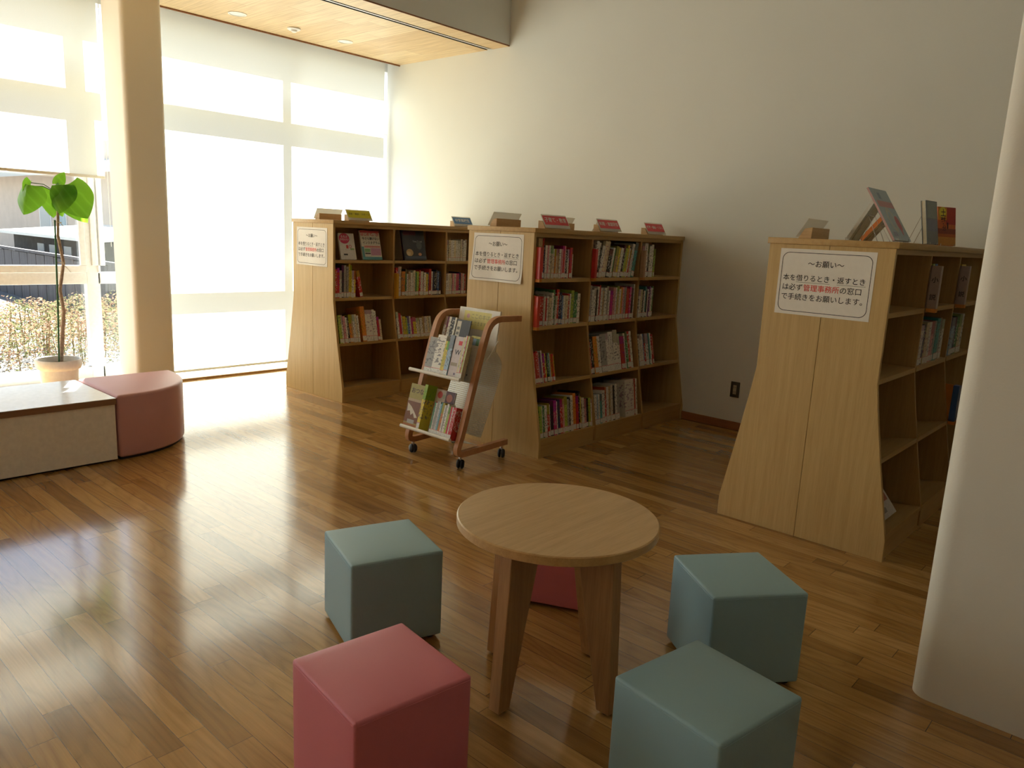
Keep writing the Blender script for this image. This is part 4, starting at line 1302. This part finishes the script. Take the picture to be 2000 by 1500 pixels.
pb_ = M_leafm.n('BsdfPrincipled'); pb_.inputs['Roughness'].default_value = 0.4
M_leafm.l(cl_, pb_.inputs['Base Color'])
tr_ = M_leafm.n('BsdfTranslucent'); tr_.inputs[0].default_value = (0.24, 0.52, 0.03, 1)
mx_ = M_leafm.n('MixShader'); mx_.inputs[0].default_value = 0.45
M_leafm.l(pb_.outputs[0], mx_.inputs[1]); M_leafm.l(tr_.outputs[0], mx_.inputs[2]); M_leafm.l(mx_.outputs[0], M_leafm.out.inputs[0])
M_leaf = M_leafm.m
MB().tube([(0.0, 0.012, 0.37), (0.004, 0.03, 0.55), (0.0, 0.05, 0.72), (0.006, 0.035, 0.86), (0.0, 0.068, 1.03), (0.004, 0.045, 1.20), (0.0, 0.058, 1.40), (0.0, 0.062, 1.47)], [0.013, 0.012, 0.011, 0.010, 0.010, 0.009, 0.008, 0.006], 10).build('trunk', M_bark, pl, 60)
MB().tube([(0.02, -0.005, 0.36), (0.02, 0.012, 0.75), (0.02, 0.028, 1.30)], 0.0055, 8).build('stake', M_stake, pl, 60)
for zt_, yy in ((1.03, 0.045), (1.285, 0.045)):
    tie = MB()
    tie.tube([(0.018*math.cos(k*0.5)+0.008, yy+0.024*math.sin(k*0.5), zt_+0.002*k*0.2) for k in range(13)], 0.0022, 6)
    tie.tube([(0.026, yy+0.01, zt_), (0.034, yy+0.05, zt_-0.055)], 0.0022, 6)
    tie.build('plant_tie', M_white, pl)
def leaf(base, tip, width, normal, droop=0.25, stem_from=None):
    B, T_ = Vector(base), Vector(tip)
    ax = (T_-B); L = ax.length; ax.normalize()
    nr = Vector(normal); nr = (nr - ax*nr.dot(ax)).normalized()
    sd = ax.cross(nr)
    g = MB(); n, m = 14, 10
    rows = []
    for i in range(n+1):
        t = i/n
        # heart shaped outline
        w = width*(math.sin(math.pi*min(1, (t*0.93+0.07))**0.62)**0.8) if t < 1 else 0.0
        row = []
        for j in range(m+1):
            u = 2*j/m-1
            back = -0.13*L*(abs(u)**1.5)*max(0, 1-t*3)
            lift = -droop*width*abs(u)**1.3*0.9 + 0.05*width*math.sin(t*9+abs(u)*3)
            bend = -0.30*L*t*t*droop
            p = B + ax*(L*t+back) + sd*(u*w) + nr*(lift*(w/width if width else 1)+bend)
            row.append(g.bm.verts.new(p))
        rows.append(row)
    for i in range(n):
        for j in range(m):
            g.bm.faces.new((rows[i][j], rows[i+1][j], rows[i+1][j+1], rows[i][j+1]))
    bmesh.ops.remove_doubles(g.bm, verts=g.bm.verts[:], dist=1e-4)
    o = g.build('leaf', M_leaf, pl, 60)
    if stem_from:
        a = Vector(stem_from); mid = (a+B)/2 + Vector((0, 0, 0.015))
        MB().tube([a, mid, B + ax*0.01], 0.0028, 6).build('leaf_stalk', M_stake, o)
    return o
# (x toward the room, y along the window, z up), pot centre at 0
leaf((0.06, 0.105, 1.525), (0.14, 0.185, 1.325), 0.125, (0.75, -0.25, 0.6), 0.40, (0.0, 0.06, 1.46))
leaf((0.05, 0.085, 1.515), (0.11, 0.02, 1.350), 0.075, (0.7, -0.5, 0.5), 0.4, (0.0, 0.06, 1.45))
leaf((-0.05, 0.135, 1.455), (-0.06, 0.255, 1.29), 0.085, (0.65, -0.3, 0.6), 0.2, (0.0, 0.06, 1.43))
leaf((-0.04, 0.035, 1.485), (-0.05, 0.045, 1.31), 0.070, (0.8, -0.1, 0.5), 0.2, (0.0, 0.058, 1.42))
leaf((0.02, -0.105, 1.505), (0.06, -0.175, 1.345), 0.085, (0.65, -0.6, 0.4), 0.95, (0.0, 0.055, 1.47))
leaf((-0.03, -0.075, 1.530), (-0.02, -0.105, 1.41), 0.045, (0.4, 0.6, 0.4), 0.5, (0.0, 0.055, 1.47))
leaf((0.0, 0.06, 1.52), (0.02, 0.10, 1.60), 0.035, (0.8, -0.3, 0.2), 0.3, (0.0, 0.062, 1.465))
leaf((-0.06, 0.09, 1.43), (-0.09, 0.115, 1.32), 0.060, (0.8, 0.2, 0.5), 0.2, (0.0, 0.06, 1.42))

# ------------------------------------------------------------------ outside
struct('ground', MB().box(-40, -6.90, -12, 30, -0.30, -0.10), plain('pale_concrete', (0.20, 0.195, 0.185), 0.8, 0.2, 0.1, 6), 0)
hb = random.Random(5)
hm = NT('hedge_leaves')
hn = hm.noise(hm.coord(), 9, 3)
hc = hm.ramp(hn, [(0.32, (0.09, 0.12, 0.05)), (0.45, (0.22, 0.22, 0.11)), (0.58, (0.36, 0.20, 0.14)), (0.72, (0.46, 0.34, 0.26))])
hd = hm.n('BsdfDiffuse'); ht = hm.n('BsdfTranslucent'); hx = hm.n('MixShader'); hx.inputs[0].default_value = 0.4
hm.l(hc, hd.inputs[0]); hm.l(hc, ht.inputs[0]); hm.l(hd.outputs[0], hx.inputs[1]); hm.l(ht.outputs[0], hx.inputs[2]); hm.l(hx.outputs[0], hm.out.inputs[0])
def hedge(name, label, x0, x1, y0, y1, z1, n):
    g = MB()
    for i in range(n):
        x, y = hb.uniform(x0, x1), hb.uniform(y0, y1)
        top = z1 + 0.05*math.sin(x*5+y*3) + 0.04*math.sin(y*11)
        z = -0.08 + (top+0.08)*hb.random()**0.75
        r = hb.uniform(0.010, 0.021)
        a, b = hb.uniform(0, 6.28), hb.uniform(-1.0, 1.0)
        u = Vector((math.cos(a), math.sin(a), b*0.6)).normalized()
        v = u.cross(Vector((hb.uniform(-1, 1), hb.uniform(-1, 1), hb.uniform(-0.2, 1)))).normalized()
        c = Vector((x, y, z))
        g.quad(c-u*r, c+v*r*0.5, c+u*r, c-v*r*0.5)
    for i in range(n//220):
        x, y = hb.uniform(x0, x1), hb.uniform(y0, y1)
        g.tube([(x, y, -0.1), (x+hb.uniform(-0.06, 0.06), y+hb.uniform(-0.06, 0.06), z1*0.9)], 0.004, 4, False)
    o = g.build(name, hm.m, None, 0)
    tag(o, label, 'hedge', None, 'stuff')
    return o
hedge('hedge', 'low sunlit reddish green hedge outside the window', -9.6, -7.70, 1.0, 3.7, 0.42, 22000)
fe = empty('fence', (-14, 4.03, -0.1), 'grey weathered board fence outside behind the hedge', 'fence')
M_fence = wood('weathered_boards', (0.075, 0.068, 0.072), (0.14, 0.125, 0.13), (10, 10, 1.0), 0.8)
g = MB(); x = -6.0
while x < 6.5:
    g.box(x, x+0.395, 0.0, 0.02, 0.0, 0.77 + 0.01*math.sin(x*7)); x += 0.425
g.build('board_panel', M_fence, fe, 0)
MB().box(-6.02, 6.52, -0.03, 0.035, 0.785, 0.825).build('top_rail', M_fence, fe, 0)
for x in (-6, -2, 2, 6.3):
    MB().box(x, x+0.09, 0.022, 0.11, 0.0, 0.78).build('post', M_fence, fe, 0)
sh = empty('garden_shed', (-15, 4.5, -0.1), 'low dark shed with a sunlit roof behind the fence', 'shed')
M_shed = plain('dark_shed_boards', (0.07, 0.065, 0.06), 0.8, 0.2, 0.25, 10)
MB().box(-1.90, 2.6, 0.0, 1.4, 0.0, 1.02).build('wall', M_shed, sh, 0)
MB().prism([(-0.22, 1.03), (1.6, 1.20), (1.6, 1.25), (-0.22, 1.08)], 'X', -2.15, 2.8).build('roof', plain('pale_roof', (0.75, 0.74, 0.70), 0.5), sh, 0)
for x in (-0.52, 0.10, 0.82):
    MB().box(x, x+0.34, -0.012, 0.0, 0.76, 0.90).build('window', plain('shed_pane', (0.34, 0.38, 0.40), 0.3), sh, 0)
hs_ = empty('neighbour_house', (-21, 7.0, -0.1), 'beige house wall seen through the window beyond the fence', 'house')
MB().box(-9.0, 7.0, 0.0, 4.0, 0.0, 3.1).build('wall', plain('beige_render', (0.66, 0.54, 0.45), 0.8, 0.2, 0.06, 3), hs_, 0)
MB().prism([(-0.7, 2.32), (2.0, 3.3), (2.0, 3.42), (-0.7, 2.45)], 'X', -9.4, 7.4).build('roof', plain('pale_eaves', (0.62, 0.60, 0.56), 0.7), hs_, 0)
f = MB().box(-2.75, -1.85, -0.03, 0.0, 0.85, 1.75).build('window', M_frame, hs_, 0)
MB().box(-2.68, -1.92, -0.036, -0.0305, 0.92, 1.68).build('pane', plain('house_pane', (0.30, 0.38, 0.46), 0.2), f, 0)
f = MB().box(-1.25, -0.7, -0.03, 0.0, 0.85, 1.55).build('window', M_frame, hs_, 0)
MB().box(-1.2, -0.75, -0.036, -0.0305, 0.90, 1.50).build('pane', plain('house_pane', (0.16, 0.34, 0.48), 0.2), f, 0)
